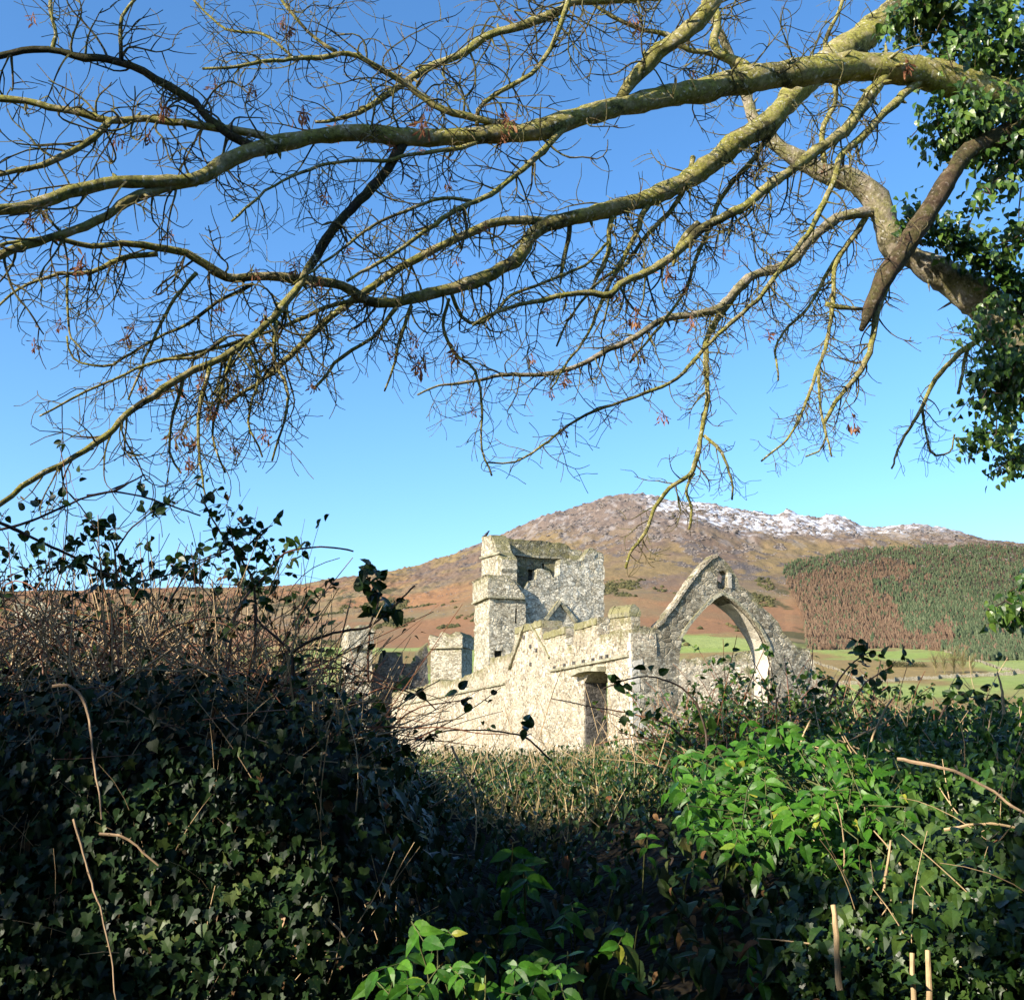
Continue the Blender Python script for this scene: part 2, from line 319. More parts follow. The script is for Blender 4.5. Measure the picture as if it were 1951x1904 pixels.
def zsurf(x, Y):
    x = np.asarray(x, float); Y = np.asarray(Y, float)
    uu = CU + HU * x / Y
    z = EYE + (1420 - vsurf(uu, Y)) / HU * Y
    far = np.clip((Y - 120) / 600, 0, 1); hi = np.clip((Y - 1100) / 700, 0, 1)
    z = z + far * 3 * fbm(x / 90, Y / 90, 4, 3) + hi * (13 * fbm(x / 170, Y / 150, 5, 5, .55) * (1 - .72 * np.clip((Y - 1900) / 300, 0, 1)) + 4.0 * (1 - np.abs(fbm(x / 38, Y / 60, 4, 9, .6)) * 2.4))
    ro = np.clip((Y - 1500) / 400, 0, 1)
    z = z + ro * 2.6 * np.abs(fbm(x / 11, Y / 40, 3, 21, .6)) * 2
    nr = 1 - np.clip((Y - 12) / 10, 0, 1)
    z = z + nr * (.10 * fbm(x * 1.3, Y * 1.3, 3, 31)) * np.clip((Y - 2) / 2, 0, 1)
    return z
def zs(x, y): return float(zsurf(np.array([x]), np.array([y]))[0])
def lerpc(a, b, f): return a * (1 - f[..., None]) + b * f[..., None]
def build_ground():
    us = np.concatenate([np.linspace(-2600, -150, 90), np.linspace(-140, 2100, 860), np.linspace(2115, 4200, 90)])
    ys = np.concatenate([np.exp(np.linspace(math.log(1.5), math.log(700), 190)), np.linspace(706, 2360, 330), np.linspace(2400, 3600, 12)])
    U, Y = np.meshgrid(us, ys); X = (U - CU) / HU * Y
    Z = zsurf(X, Y)
    nY, nU = U.shape
    V = np.stack([X, Y, Z], -1).reshape(-1, 3)
    i = np.arange(nY - 1)[:, None] * nU; j = np.arange(nU - 1)[None, :]
    F = np.stack([i + j, i + j + 1, i + nU + j + 1, i + nU + j], -1).reshape(-1, 4)
    # material zones: what grows where (colour of the land itself)
    vv = vsurf(U, Y) + 10 * fbm(X / 60, Y / 60, 4, 77)
    A = lambda *c: np.array(c)
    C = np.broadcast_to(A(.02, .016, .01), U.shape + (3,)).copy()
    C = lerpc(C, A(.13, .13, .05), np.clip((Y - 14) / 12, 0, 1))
    fld = np.clip((Y - 110) / 60, 0, 1)
    gr = lerpc(np.broadcast_to(A(.24, .30, .075), C.shape), A(.27, .31, .10), np.clip(.5 + 1.6 * fbm(X / 60, Y / 45, 4, 41), 0, 1))
    rough = np.clip((fbm(X / 60, Y / 95, 4, 51) - .06) * 7, 0, 1) * np.clip((Y - 230) / 60, 0, 1)
    gr = lerpc(gr, A(.25, .15, .07), rough * .8)
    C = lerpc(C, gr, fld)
    edge = np.clip((np.interp(U, [1200, 1300, 1450, 1530], [1236, 1208, 1208, 1236]) - vv) / 7 + 1.5 * fbm(X / 40, Y / 40, 3, 61), 0, 1)
    br = lerpc(np.broadcast_to(A(.25, .135, .068), C.shape), A(.20, .15, .08), np.clip(.35 + 1.8 * fbm(X / 70, Y / 160, 5, 71), 0, 1))
    up = np.clip((1128 - vv - 18 * fbm(X / 120, Y / 120, 4, 78)) / 34, 0, 1)
    hl = lerpc(np.broadcast_to(A(.20, .145, .072), C.shape), A(.155, .11, .08), np.clip(.5 + 2.2 * fbm(X / 60, Y / 110, 5, 81, .6), 0, 1))
    top = np.clip((1030 - vv) / 40, 0, 1); hl = lerpc(hl, A(.17, .13, .105), top)
    mt = lerpc(br, hl, up)
    gorse = np.clip((fbm(X / 40, Y / 120, 5, 91, .6) - .12) * 12, 0, 1) * np.clip((vv - 1095) / 30, 0, 1) * np.clip((1238 - vv) / 8, 0, 1)
    mt = lerpc(mt, A(.065, .065, .028), gorse * .85)
    crag = np.clip((fbm(X / 26, Y / 34, 5, 95, .65) - .16) * 9, 0, 1) * np.clip((1140 - vv) / 60, 0, 1)
    mt = lerpc(mt, A(.10, .088, .085), crag * .9)
    crk = np.clip((fbm(X / 16, Y / 50, 4, 99, .65) - .14) * 9, 0, 1) * np.clip((1060 - vv) / 60, 0, 1)
    mt = lerpc(mt, A(.30, .27, .25), crk * .6)
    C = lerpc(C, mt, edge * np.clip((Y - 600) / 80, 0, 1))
    uvx = U
    low = np.interp(uvx, [1150, 1230, 1290, 1400, 1500, 1700, 1900, 2400], [925, 955, 975, 1000, 1014, 1016, 1014, 1060])
    sn = np.clip((low - vsurf(U, Y) + 16 * fbm(X / 30, Y / 60, 4, 101)) / 10, 0, 1) * np.clip((U - 1215) / 60, 0, 1) * (1 - .45 * np.clip((U - 1640) / 150, 0, 1))
    sn = sn * np.clip(.42 + 2.0 * fbm(X / 10, Y / 16, 4, 103, .7), 0, 1)
    C = lerpc(C, A(.66, .68, .72), sn)
    fl = np.clip((uvx - 1512 - np.clip(vv - 1075, 0, 200) * .3) / 10, 0, 1) * np.clip((1235 - vv) / 5, 0, 1) * np.clip((vv - np.interp(uvx, [1490, 1640, 1951], [1072, 1044, 1032])) / 6, 0, 1)
    C = lerpc(C, A(.075, .055, .035), fl)
    mb = MB(); mb.add(V, None, F)
    m, t, p = newmat('moor_and_field_ground')
    co = N(t, 'ShaderNodeTexCoord').outputs['Object']
    ca = N(t, 'ShaderNodeAttribute', attribute_name='land').outputs['Color']
    c = mix(t, .5, ca, ramp(t, noise(t, .22, 8, .75, co), [(.3, (.5, .5, .5)), (.7, (1.45, 1.45, 1.45))]), 'MULTIPLY')
    c = mix(t, .3, c, ramp(t, noise(t, 3, 5, .7, co), [(.3, (.5, .5, .5)), (.7, (1.4, 1.4, 1.4))]), 'MULTIPLY')
    t.links.new(c, p.inputs['Base Color']); p.inputs['Roughness'].default_value = .95; p.inputs['Specular IOR Level'].default_value = .1
    b = N(t, 'ShaderNodeBump'); b.inputs['Strength'].default_value = .7; b.inputs['Distance'].default_value = 2.2
    t.links.new(noise(t, .12, 8, .75, co), b.inputs['Height']); t.links.new(b.outputs[0], p.inputs['Normal'])
    o = mb.build('ground', m, org=(0, 0, 0), smooth=True)
    at_ = o.data.attributes.new('land', 'FLOAT_COLOR', 'POINT')
    at_.data.foreach_set('color', np.concatenate([C.reshape(-1, 3), np.ones((len(V), 1))], 1).astype(np.float32).ravel())
    tag(o, 'rough ground rising from a dark hollow to green fields and a bracken brown mountain with snow on its ridge', kind='structure')
    mb = MB(); mb.add([(-200, -120, -.9), (200, -120, -.9), (200, 1.6, -.9), (-200, 1.6, -.9)], None, [(0, 1, 2, 3)])
    tag(mb.build('path', simple('leaf_litter_soil', (.06, .045, .03), .95, .1, .5, 3)), 'brown leaf strewn ground underfoot', kind='structure')
build_ground()
def ray_surf(u, v, ylo=2.5, yhi=2400, n=240):
    """where the line of sight (u,v) meets the ground, searched outward"""
    ys = np.exp(np.linspace(math.log(ylo), math.log(yhi), n)); d = ray(u, v)
    x = d.x / d.y * ys; z = EYE + d.z / d.y * ys; g = zsurf(x, ys); k = np.argmax(g > z)
    return (x[k], ys[k], g[k]) if g[k] > z[k] else None

# ------------------------------------------------------------------ far woods, walls and bushes on the hillside
def in_poly(x, y, P):
    c = False; j = len(P) - 1
    for i in range(len(P)):
        if (P[i][1] > y) != (P[j][1] > y) and x < (P[j][0] - P[i][0]) * (y - P[i][1]) / (P[j][1] - P[i][1]) + P[i][0]: c = not c
        j = i
    return c
def conifer_tpl(sides=6, tiers=4, slim=1.):
    V = []; F = []
    for k in range(tiers):
        z0 = .08 + .2 * k; z1 = z0 + .36 if k < tiers - 1 else 1.; r = (.24 - .048 * k) * slim; b = len(V)
        for s in range(sides): a = 2 * math.pi * (s + .5 * k) / sides; V.append((r * math.cos(a), r * math.sin(a), z0 - .02 * (s % 2)))
        V.append((0, 0, z1))
        for s in range(sides): F.append((b + s, b + (s + 1) % sides, b + sides))
    return np.array(V), np.array(F)
def stamp(mb, tpl, P, H, W=None, a=None):
    P = np.asarray(P, float); n = len(P)
    if not n: return
    tv, tf = tpl; H = np.asarray(H, float); W = H if W is None else np.asarray(W, float)
    th = NR.uniform(0, 6.28, n); c, s = np.cos(th), np.sin(th)
    jit = 1 + NR.uniform(-.22, .22, (n, len(tv)))
    x = tv[None, :, 0] * jit; y = tv[None, :, 1] * jit
    V = np.stack([(x * c[:, None] - y * s[:, None]) * W[:, None], (x * s[:, None] + y * c[:, None]) * W[:, None], tv[None, :, 2] * H[:, None] * np.ones((n, 1))], -1) + P[:, None, :]
    F = tf[None] + (np.arange(n) * len(tv))[:, None, None]
    mb.add(V.reshape(-1, 3), F.reshape(-1, 3), None, np.repeat(NR.uniform(0, 1, n) if a is None else a, len(tv)))
def blob_tpl():
    V = []; F = []; n = 7
    for k, (z, r) in enumerate([(0, .45), (.35, .55), (.75, .38)]):
        for s in range(n): a = 6.283 * (s + .5 * (k % 2)) / n; V.append((r * math.cos(a), r * math.sin(a), z))
    V.append((0, 0, 1.))
    for k in range(2):
        for s in range(n): b = k * n; F += [(b + s, b + (s + 1) % n, b + n + s), (b + (s + 1) % n, b + n + (s + 1) % n, b + n + s)]
    for s in range(n): F.append((2 * n + s, 2 * n + (s + 1) % n, 3 * n))
    return np.array(V), np.array(F)
FOREST = [(1488, 1080), (1520, 1066), (1560, 1060), (1640, 1046), (1700, 1041), (1951, 1036), (2350, 1030), (2350, 1300), (1951, 1282), (1885, 1272), (1800, 1240), (1700, 1234), (1560, 1238), (1538, 1236), (1530, 1170), (1502, 1120)]
M['spruce'] = leafmat('spruce_foliage', [(0, (.045, .065, .035)), (.6, (.075, .10, .05)), (1, (.11, .135, .075))], .8, .1, .05, veins=1.5)
M['larch'] = leafmat('bare_larch_crowns', [(0, (.115, .075, .05)), (.5, (.155, .10, .066)), (1, (.19, .13, .085))], .8, .1, .1, veins=1.5)
def forest():
    g = MB(); l = MB(); pg, hg, pl, hl_ = [], [], [], []
    ys = np.exp(NR.uniform(math.log(560), math.log(1750), 52000)); us = NR.uniform(1480, 2350, 52000)
    xs = (us - CU) / HU * ys; z = zsurf(xs, ys)
    for x, y, zz, u in zip(xs, ys, z, us):
        pu, pv = proj(x, y, zz)
        if not in_poly(pu, pv, FOREST): continue
        nb = 1.8 * fbm(np.array([pu / 60.]), np.array([pv / 40.]), 4, 5)[0]
        # larch lies in a slanting belt, spruce above and to the right of it
        band = (pu - 1500) * .52 + 1068; low = pv - band
        isl = pu < np.interp(pv, [1040, 1080, 1120, 1160, 1200, 1245], [1600, 1715, 1690, 1720, 1780, 1850]) + 75 * nb and pv > np.interp(pu, [1490, 1560, 1640, 1700], [1104, 1090, 1066, 1048]) + 14 * nb
        if rnd.random() < .12: isl = not isl
        
        h = rnd.uniform(3.5, 7) * (.85 if y > 1200 else 1.05) * (1 + .4 * (rnd.random() < .06)) * (.7 if y < 800 else 1)
        if isl: pl.append((x, y, zz - .5)); hl_.append(h)
        else: pg.append((x, y, zz - .5)); hg.append(h)
    stamp(g, conifer_tpl(7, 4, 1.1), pg, hg, np.array(hg) * 1.25); stamp(l, conifer_tpl(7, 4, 1.0), pl, hl_, np.array(hl_) * 1.15)
    tag(g.build('spruce_wood', M['spruce']), 'dark green conifer wood covering the right hand hillside', 'wood', kind='stuff')
    tag(l.build('larch_wood', M['larch']), 'reddish brown bare larch wood in a belt beside the green conifers', 'wood', kind='stuff')
forest()
M['gorse'] = leafmat('dark_gorse', [(0, (.05, .052, .025)), (.6, (.085, .085, .038)), (1, (.13, .115, .05))], .85, .1, .05, veins=2)
def scrub():
    g = MB(); r = MB()
    us = NR.uniform(-100, 2000, 60000); ys = NR.uniform(690, 1600, 60000); xs = (us - CU) / HU * ys
    vv = vsurf(us, ys); k = (fbm(xs / 40, ys / 120, 5, 91, .6) > .15) & (vv > 1100) & (vv < 1236) & ((us < 1490) | (us > 2200))
    xs, ys = xs[k], ys[k]; h = NR.uniform(1.2, 3.2, len(xs)); P = np.stack([xs, ys, zsurf(xs, ys) - .4], -1)
    stamp(g, blob_tpl(), P, h, h * 1.5)
    tag(g.build('gorse_scrub', M['gorse']), 'dark patches of gorse scrub dotted over the orange bracken slope', 'scrub', kind='stuff')
    us = NR.uniform(300, 2000, 22000); ys = NR.uniform(1250, 2300, 22000); xs = (us - CU) / HU * ys
    k = (fbm(xs / 26, ys / 34, 5, 95, .65) > .12); xs, ys = xs[k], ys[k]; vv = vsurf((xs / ys) * HU + CU, ys)
    h = NR.uniform(1, 4.5, len(xs)) * np.clip((1120 - vv) / 120, .3, 1); P = np.stack([xs, ys, zsurf(xs, ys) - h * .35], -1)
    stamp(r, blob_tpl(), P, h, h * 2.0)
    tag(r.build('mountain_rocks', simple('grey_crag_rock', (.20, .17, .15), .9, .1, .5, .6)), 'grey rock outcrops scattered near the mountain top', 'rocks', kind='stuff')
scrub()
def field_wall(pts, h, label, name='field_wall', mat='dim'):
    mb = MB(); P = []
    for (u, v), (u2, v2) in zip(pts[:-1], pts[1:]):
        n = max(2, int(abs(u2 - u) / 3))
        for k in range(n):
            f = k / n; q = ray_surf(u + (u2 - u) * f, v + (v2 - v) * f, 60)
            if q: P.append(q)
    for a, b in zip(P[:-1], P[1:]):
        hh = h * rnd.uniform(.7, 1.25); w = .45
        V = [(a[0], a[1] - w, a[2] - .6), (b[0], b[1] - w, b[2] - .6), (b[0], b[1] + w, b[2] - .6), (a[0], a[1] + w, a[2] - .6),
             (a[0], a[1] - w * .7, a[2] + hh), (b[0], b[1] - w * .7, b[2] + hh), (b[0], b[1] + w * .7, b[2] + hh), (a[0], a[1] + w * .7, a[2] + hh)]
        mb.add(V, None, [(0, 1, 5, 4), (1, 2, 6, 5), (2, 3, 7, 6), (3, 0, 4, 7), (4, 5, 6, 7)])
    if mb.n: tag(mb.build(name, M[mat]), label, 'wall', 'field walls on the hill')
field_wall([(1560, 1306), (1640, 1303), (1720, 1297), (1800, 1292), (1951, 1285), (2050, 1282)], 1.3, 'grey dry stone wall across the green fields at right below the wood')
field_wall([(1548, 1262), (1600, 1280), (1640, 1300)], 1.1, 'short stone wall slanting down the field just right of the arch wall')
field_wall([(1800, 1242), (1850, 1256), (1905, 1276), (1951, 1284)], 1.2, 'stone wall running down along the lower edge of the conifer wood')
def bare_tree(u, v, h, label, Ymin=150):
    q = ray_surf(u, v, Ymin)
    if not q: return
    e = empty('bare_tree', q, label, 'tree', 'small bare trees in the field'); tr = MB(); cr = MB(); x, y, z = q
    tube(tr, [(x, y, z - .3), (x + .1, y, z + h * .3), (x - .1, y, z + h * .6)], [h * .03, h * .022, h * .012], 5)
    for k in range(46):
        a = rnd.uniform(0, 6.28); t = rnd.uniform(.12, .6); L = h * rnd.uniform(.25, .5)
        d = np.array([math.cos(a) * .6, math.sin(a) * .6, rnd.uniform(.5, 1.3)]); p = np.array([x, y, z + h * t]); q_ = p + d * L * .5
        tube(cr, [p, q_, q_ + d * L * .5 + np.array([rnd.uniform(-1, 1), rnd.uniform(-1, 1), .3]) * L * .2], [h * .010, h * .007, h * .004], 3)
    tr.build('trunk', M['twig'], e); cr.build('crown', M['twig'], e)
for k, (u, v, h) in enumerate([(1783, 1282, 10), (1800, 1284, 11), (1818, 1283, 12), (1836, 1284, 12), (1852, 1286, 10)]):
    bare_tree(u, v, h, ['bare tree at the left end of the row in the far right field', 'second bare tree from the left in the field row', 'middle bare tree of the row in the far right field', 'second bare tree from the right in the field row', 'bare tree at the right end of the row in the far field'][k])
def bush(u, v, h, w, label, mat='gorse', name='bush', Ymin=60, n=500):
    q = ray_surf(u, v, Ymin)
    if not q: return
    mb = MB(); d = NR.normal(0, 1, (n, 3)); d /= np.linalg.norm(d, axis=1)[:, None]; d[:, 2] = np.abs(d[:, 2])
    rr = NR.uniform(.5, 1, n) * (1 + .25 * np.sin(d[:, 0] * 7 + d[:, 1] * 5))
    P = np.array(q) + d * rr[:, None] * np.array([w, w * .8, h])
    scatter(mb, SMALL, P, d, h * .26, tilt=.8)
    tag(mb.build(name, M[mat], org=q), label, 'bush', 'dark bushes in the fields')
bush(1712, 1271, 2.6, 7, 'low dark bush left of the row of bare trees in the field')
bush(1748, 1270, 2.0, 5, 'small dark bush between the larger bush and the bare trees')
bush(1340, 1262, 1.8, 6, 'brown bush on the strip between the two fields seen through the arch')

# ------------------------------------------------------------------ the ruin
AZ = math.atan2(CU - 300, HU)
d1 = Vector((-math.sin(AZ), math.cos(AZ), 0)); d2 = Vector((math.cos(AZ), math.sin(AZ), 0))
n_long = -d2; n_front = -d1
K = at(1208, 1420, 45); K.z = 0
GZ = -2.6
def pick(P0, D, u, v):
    r = ray(u, v); # solve a*r.xy = P0.xy + s*D.xy
    det = r.x * (-D.y) - (-D.x) * r.y
    a = (P0.x * (-D.y) - (-D.x) * P0.y) / det; s = (r.x * P0.y - r.y * P0.x) / det
    return s, EYE + r.z * a
def ragged(P, step, amp, keep=()):
    out = []
    n = len(P)
    for i in range(n):
        a = P[i]; b = P[(i + 1) % n]; L = math.dist(a, b); k = max(1, int(L / step)); am = 0 if (i in keep) else amp
        for j in range(k):
            f = j / k; jx = rnd.uniform(-am, am) if j or am else 0; jz = rnd.uniform(-am, am) if j or am else 0
            out.append((a[0] + (b[0] - a[0]) * f + jx, a[1] + (b[1] - a[1]) * f + jz))
    return out
def wall(name, P0, D, Nn, thick, outline, holes=(), mat='tower', parent=None, spacing=.3, rag=.06, relief=.035, keep=(), mossv=None, label=None):
    O = ragged(outline, spacing, rag, keep); Hs = [ragged(h, spacing * .7, rag * .5) for h in holes]
    pts = list(O); edges = [(i, (i + 1) % len(O)) for i in range(len(O))]
    for h in Hs:
        b = len(pts); pts += h; edges += [(b + i, b + (i + 1) % len(h)) for i in range(len(h))]
    x0 = min(p[0] for p in O); x1 = max(p[0] for p in O); z0 = min(p[1] for p in O); z1 = max(p[1] for p in O)
    zz = z0
    while zz < z1:
        xx = x0
        while xx < x1:
            q = (xx + rnd.uniform(-.3, .3) * spacing, zz + rnd.uniform(-.3, .3) * spacing)
            if in_poly(q[0], q[1], O) and not any(in_poly(q[0], q[1], h) for h in Hs): pts.append(q)
            xx += spacing
        zz += spacing
    co, _, fs, _, _, _ = delaunay_2d_cdt([Vector(p) for p in pts], edges, [], 0, 1e-5)
    tri = []
    for f in fs:
        c = sum((co[i] for i in f), Vector((0, 0))) / len(f)
        if in_poly(c.x, c.y, O) and not any(in_poly(c.x, c.y, h) for h in Hs):
            for k in range(1, len(f) - 1): tri.append((f[0], f[k], f[k + 1]))
    tri = np.array(tri); c2 = np.array([(c.x, c.y) for c in co]); n = len(c2)
    P0a = np.array(P0); Da = np.array(D); Na = np.array(Nn)
    # orientation so that the front faces Nn
    e1 = Da; test = np.cross(Da, (0, 0, 1)); flip = np.dot(test, Na) < 0
    rel = relief * (fbm(c2[:, 0] * 2.2 + P0a[0], c2[:, 1] * 2.2, 3, 5) + NR.uniform(-.5, .5, n))
    fr = P0a + c2[:, 0:1] * Da + rel[:, None] * Na; fr[:, 2] += c2[:, 1]
    bk = P0a + c2[:, 0:1] * Da - thick * Na; bk[:, 2] += c2[:, 1]
    # top distance for moss
    top = {}
    for s_, z_ in O:
        k = int(s_ / .5); top[k] = max(top.get(k, -99), z_)
    tv = np.array([max(0, 1 - max(0, (top.get(int(s_ / .5), z1) - z_)) / 1.1) for s_, z_ in c2])
    if mossv is not None: tv = np.maximum(tv, mossv)
    t1 = tri if not flip else tri[:, ::-1]
    from collections import Counter
    ed = Counter(); orient = {}
    for a, b, c in t1:
        for e in ((a, b), (b, c), (c, a)): ed[tuple(sorted(e))] += 1; orient[tuple(sorted(e))] = e
    nseg = max(1, int(thick / (spacing * 1.6)))
    mb = MB(); mb.add(np.vstack([fr, bk]), np.vstack([t1, t1[:, ::-1] + n]), None, np.concatenate([tv, tv]))
    # sides, subdivided through the thickness
    for e, k in ed.items():
        if k != 1: continue
        a, b = orient[e]
        V = []; F = []
        for q in range(nseg + 1):
            f = q / nseg
            for w in (a, b):
                p = fr[w] * (1 - f) + bk[w] * f
                if 0 < q < nseg:
                    hsh = hash2(np.array([w]), np.array([q]), 3)[0] - .5; hs2 = hash2(np.array([w]), np.array([q]), 9)[0] - .5
                    p = p + Da * hsh * rag * .8 + np.array([0, 0, hs2 * rag * .8])
                V.append(p)
        for q in range(nseg): F.append((q * 2 + 1, q * 2, q * 2 + 2, q * 2 + 3))
        mb.add(V, None, F, float(tv[a]))
    o = mb.build(name, M[mat], parent)
    if label: o['label'] = label
    return o
def strip(name, P0, D, Nn, pts, w, proud, mat, parent, sub=None):
    """a moulding: a square-section bar lying on the wall through local points (s,z)"""
    mb = MB(); Da = np.array(D); Na = np.array(Nn); P0a = np.array(P0)
    for (s0, z0), (s1, z1) in zip(pts[:-1], pts[1:]):
        L = math.hypot(s1 - s0, z1 - z0); n = max(1, int(L / .35)); tx, tz = (s1 - s0) / L, (z1 - z0) / L; nx, nz = -tz, tx
        for k in range(n):
            a = k / n; b = (k + 1) / n; ww = w * rnd.uniform(.85, 1.15); pr = proud * rnd.uniform(.8, 1.2); V = []
            for f in (a, b):
                for (q, d) in ((-.5, -.06), (.5, -.06), (.5, pr), (-.5, pr)):
                    s_ = s0 + (s1 - s0) * f + nx * q * ww; z_ = z0 + (z1 - z0) * f + nz * q * ww
                    V.append(P0a + Da * s_ + np.array([0, 0, z_]) + Na * d)
            mb.add(V, None, [(0, 1, 2, 3), (7, 6, 5, 4), (0, 4, 5, 1), (1, 5, 6, 2), (2, 6, 7, 3), (3, 7, 4, 0)], .3)
    return mb.build(name, M[mat], parent)
def box_at(mb, P0, D, Nn, s0, s1, z0, z1, dn0, dn1, a=.3):
    Da = np.array(D); Na = np.array(Nn); P0a = np.array(P0); V = []
    for s_ in (s0, s1):
        for z_ in (z0, z1):
            for d in (dn0, dn1): V.append(P0a + Da * s_ + np.array([0, 0, z_]) + Na * d)
    mb.add(V, None, [(0, 1, 3, 2), (4, 6, 7, 5), (0, 4, 5, 1), (2, 3, 7, 6), (0, 2, 6, 4), (1, 5, 7, 3)], a)
def z2(x, y): return 862.4 + .2128 * x, 990.1 + .2128 * y
def z1_(x, y): return 606.9 + .3602 * x, 894.3 + .3602 * y
def z3(x, y): return 1149.8 + .2292 * x, 1022.1 + .2292 * y

abbey = empty('ruined_abbey', (K.x, K.y, GZ), 'ruined pale stone abbey with a broken tower, a battlemented wall and a pointed arch gable', 'ruin')
# long battlemented wall, receding to the left
Pl = Vector((K.x, K.y, 0))
def pl(u, v): return pick(Pl, d1, u, v)
parapet = [(320, 1190, 1), (440, 1172, 1), (560, 1145, 1), (610, 1112, 1), (700, 1118, 1), (790, 1085, 1)]
out = [pl(*z1_(x, y)) for x, y, _ in parapet]
out = [(out[0][0] + 16, out[0][1] - .1)] + out
out += [pl(*z2(x, y)) for x, y in [(330, 1300), (335, 1240), (400, 1225), (450, 1215), (520, 1190), (556, 1110), (560, 965), (660, 928), (800, 897), (806, 1075), (814, 1075), (820, 1012), (1010, 956), (1020, 1125), (1086, 1105), (1086, 950), (1100, 930), (1290, 872), (1298, 1045), (1400, 1020)]]
cr = pl(*z2(1400, 985)); out += [(cr[0], pl(*z2(1400, 990))[1]), (0, pl(*z2(1625, 950))[1])]
out += [(0, GZ - 1), (out[0][0], GZ - 1)]
door = [pl(u, v) for u, v in [(1113, 1300), (1113, 1620), (1158, 1640), (1158, 1286), (1140, 1276), (1124, 1284)]]
nw = wall('nave_wall', Pl, d1, n_long, 1.1, out, [door], 'warm', abbey, .34, .07, .045)
# big end merlon, thinner than the wall, with a rounded coping
def z_at(u, v): return pl(u, v)[1]
mz0 = z_at(*z2(1625, 960)); mA = pl(*z2(1405, 880)); mB_ = pl(*z2(1625, 850))
tall = wall('merlon', Pl, d1, n_long, .42, [(0, mz0 - .05), (mA[0], pl(*z2(1400, 990))[1] - .05), (mA[0], mA[1]), (0, mB_[1])], [], 'warm', nw, .3, .03, .02)
cpz = mB_[1]
mb = MB(); 
for k in range(12):
    s0 = mA[0] * k / 12; s1 = mA[0] * (k + 1) / 12; zb0 = cpz + (mA[1] - cpz) * k / 12; zb1 = cpz + (mA[1] - cpz) * (k + 1) / 12
    prof = [(.06, 0), (.08, .18), (-.02, .42), (-.2, .52), (-.38, .40), (-.48, .16), (-.46, 0)]; V = []
    for s_, zb in ((s0, zb0), (s1, zb1)):
        for (dn, dz) in prof: V.append(np.array(Pl) + np.array(d1) * s_ + np.array(n_long) * (dn + rnd.uniform(-.015, .015)) + np.array([0, 0, zb + dz * rnd.uniform(.92, 1.05) - .01]))
    n = len(prof); mb.add(V, None, [(j, j + 1, n + j + 1, n + j) for j in range(n - 1)], .7)
    if k in (0, 11):
        c = (0 if k == 0 else n); V2 = V[c:c + n]; V2 = V2 + [sum(V2) / n]; mb.add(V2, [(j, (j + 1) % n, n) for j in range(n)], None, .7)
mb.build('coping', M['coping'], nw)
# copings on the lower merlons
for (a, b) in (((1098, 935), (1292, 880)), ((818, 1020), (1012, 965)), ((565, 975), (800, 905))):
    A = pl(*z2(*a)); B = pl(*z2(*b)); mb = MB(); n = 7
    for k in range(n):
        sa = A[0] + (B[0] - A[0]) * k / n; sb = A[0] + (B[0] - A[0]) * (k + .97) / n; z_ = A[1] + (B[1] - A[1]) * (k + .5) / n
        box_at(mb, Pl, d1, n_long, sb, sa, z_ - .28 + rnd.uniform(-.02, .02), z_ + .03 + rnd.uniform(-.03, .03), -.5, .05 + rnd.uniform(0, .02), .8)
    mb.build('coping', M['coping'], nw)
strip('string_course', Pl, d1, n_long, [pl(*z2(1580, 1212)), pl(*z2(1230, 1283)), pl(*z2(880, 1350))], .11, .13, 'coping', nw)
strip('string_course', Pl, d1, n_long, [pl(*z2(470, 1462)), pl(*z1_(660, 1198)), pl(*z1_(330, 1266))], .11, .12, 'coping', nw)
strip('roof_scar', Pl, d1, n_long, [pl(*z2(652, 940)), pl(*z2(590, 1120)), pl(*z2(515, 1335))], .13, .14, 'coping', nw)
strip('roof_scar', Pl, d1, n_long, [pl(*z2(705, 935)), pl(*z2(790, 1080)), pl(*z2(872, 1235))], .11, .1, 'coping', nw)
# broken hood over the doorway
mb = MB(); hp = [pl(*z2(x, y)) for x, y in [(1125, 1362), (1200, 1325), (1290, 1308), (1368, 1310), (1372, 1335), (1330, 1365)]]
V = [np.array(Pl) + np.array(d1) * s_ + np.array([0, 0, z_]) + np.array(n_long) * d for d in (-.3, .42) for s_, z_ in [hp[0], hp[1], hp[2], hp[3]]]
V2 = [v - np.array([0, 0, .22]) for v in V]
mb.add(V + V2, None, [(0, 1, 5, 4), (1, 2, 6, 5), (2, 3, 7, 6), (8, 12, 13, 9), (9, 13, 14, 10), (10, 14, 15, 11), (4, 5, 13, 12), (5, 6, 14, 13), (6, 7, 15, 14), (3, 11, 15, 7), (0, 4, 12, 8)], .4)
mb.build('door_hood', M['coping'], nw)
# masonry lining the doorway's far side, darkened to carry the hood's shade
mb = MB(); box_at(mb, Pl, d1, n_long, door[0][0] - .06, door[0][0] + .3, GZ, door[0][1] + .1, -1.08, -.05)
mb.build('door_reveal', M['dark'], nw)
# putlog holes: dark blocks on the face painted as their shade
mb = MB()
for (x, y) in [(915, 1325), (1090, 1282), (1175, 1270), (1262, 1253), (1245, 1290), (700, 1130), (640, 1050), (750, 1165), (1330, 1235), (1385, 1222), (700, 1290), (1005, 1300)]:
    s_, z_ = pl(*z2(x, y)); mb = MB(); box_at(mb, Pl, d1, n_long, s_ - .13, s_ + .13, z_ - .09, z_ + .09, -.02, .062)
    mb.build('putlog_shade', M['dark'], nw)
# pale quoins on the end corner
mb = MB(); z = mz0 - .2
while z > GZ:
    h = rnd.uniform(.28, .42); L = rnd.choice([.35, .6])
    box_at(mb, Pl, d1, n_long, -.015, L * .6, z - h + .02, z, -.25 - .3 * rnd.random(), .015 + .03 * rnd.random(), .1); z -= h
mb.build('quoins', M['quoin'], nw)
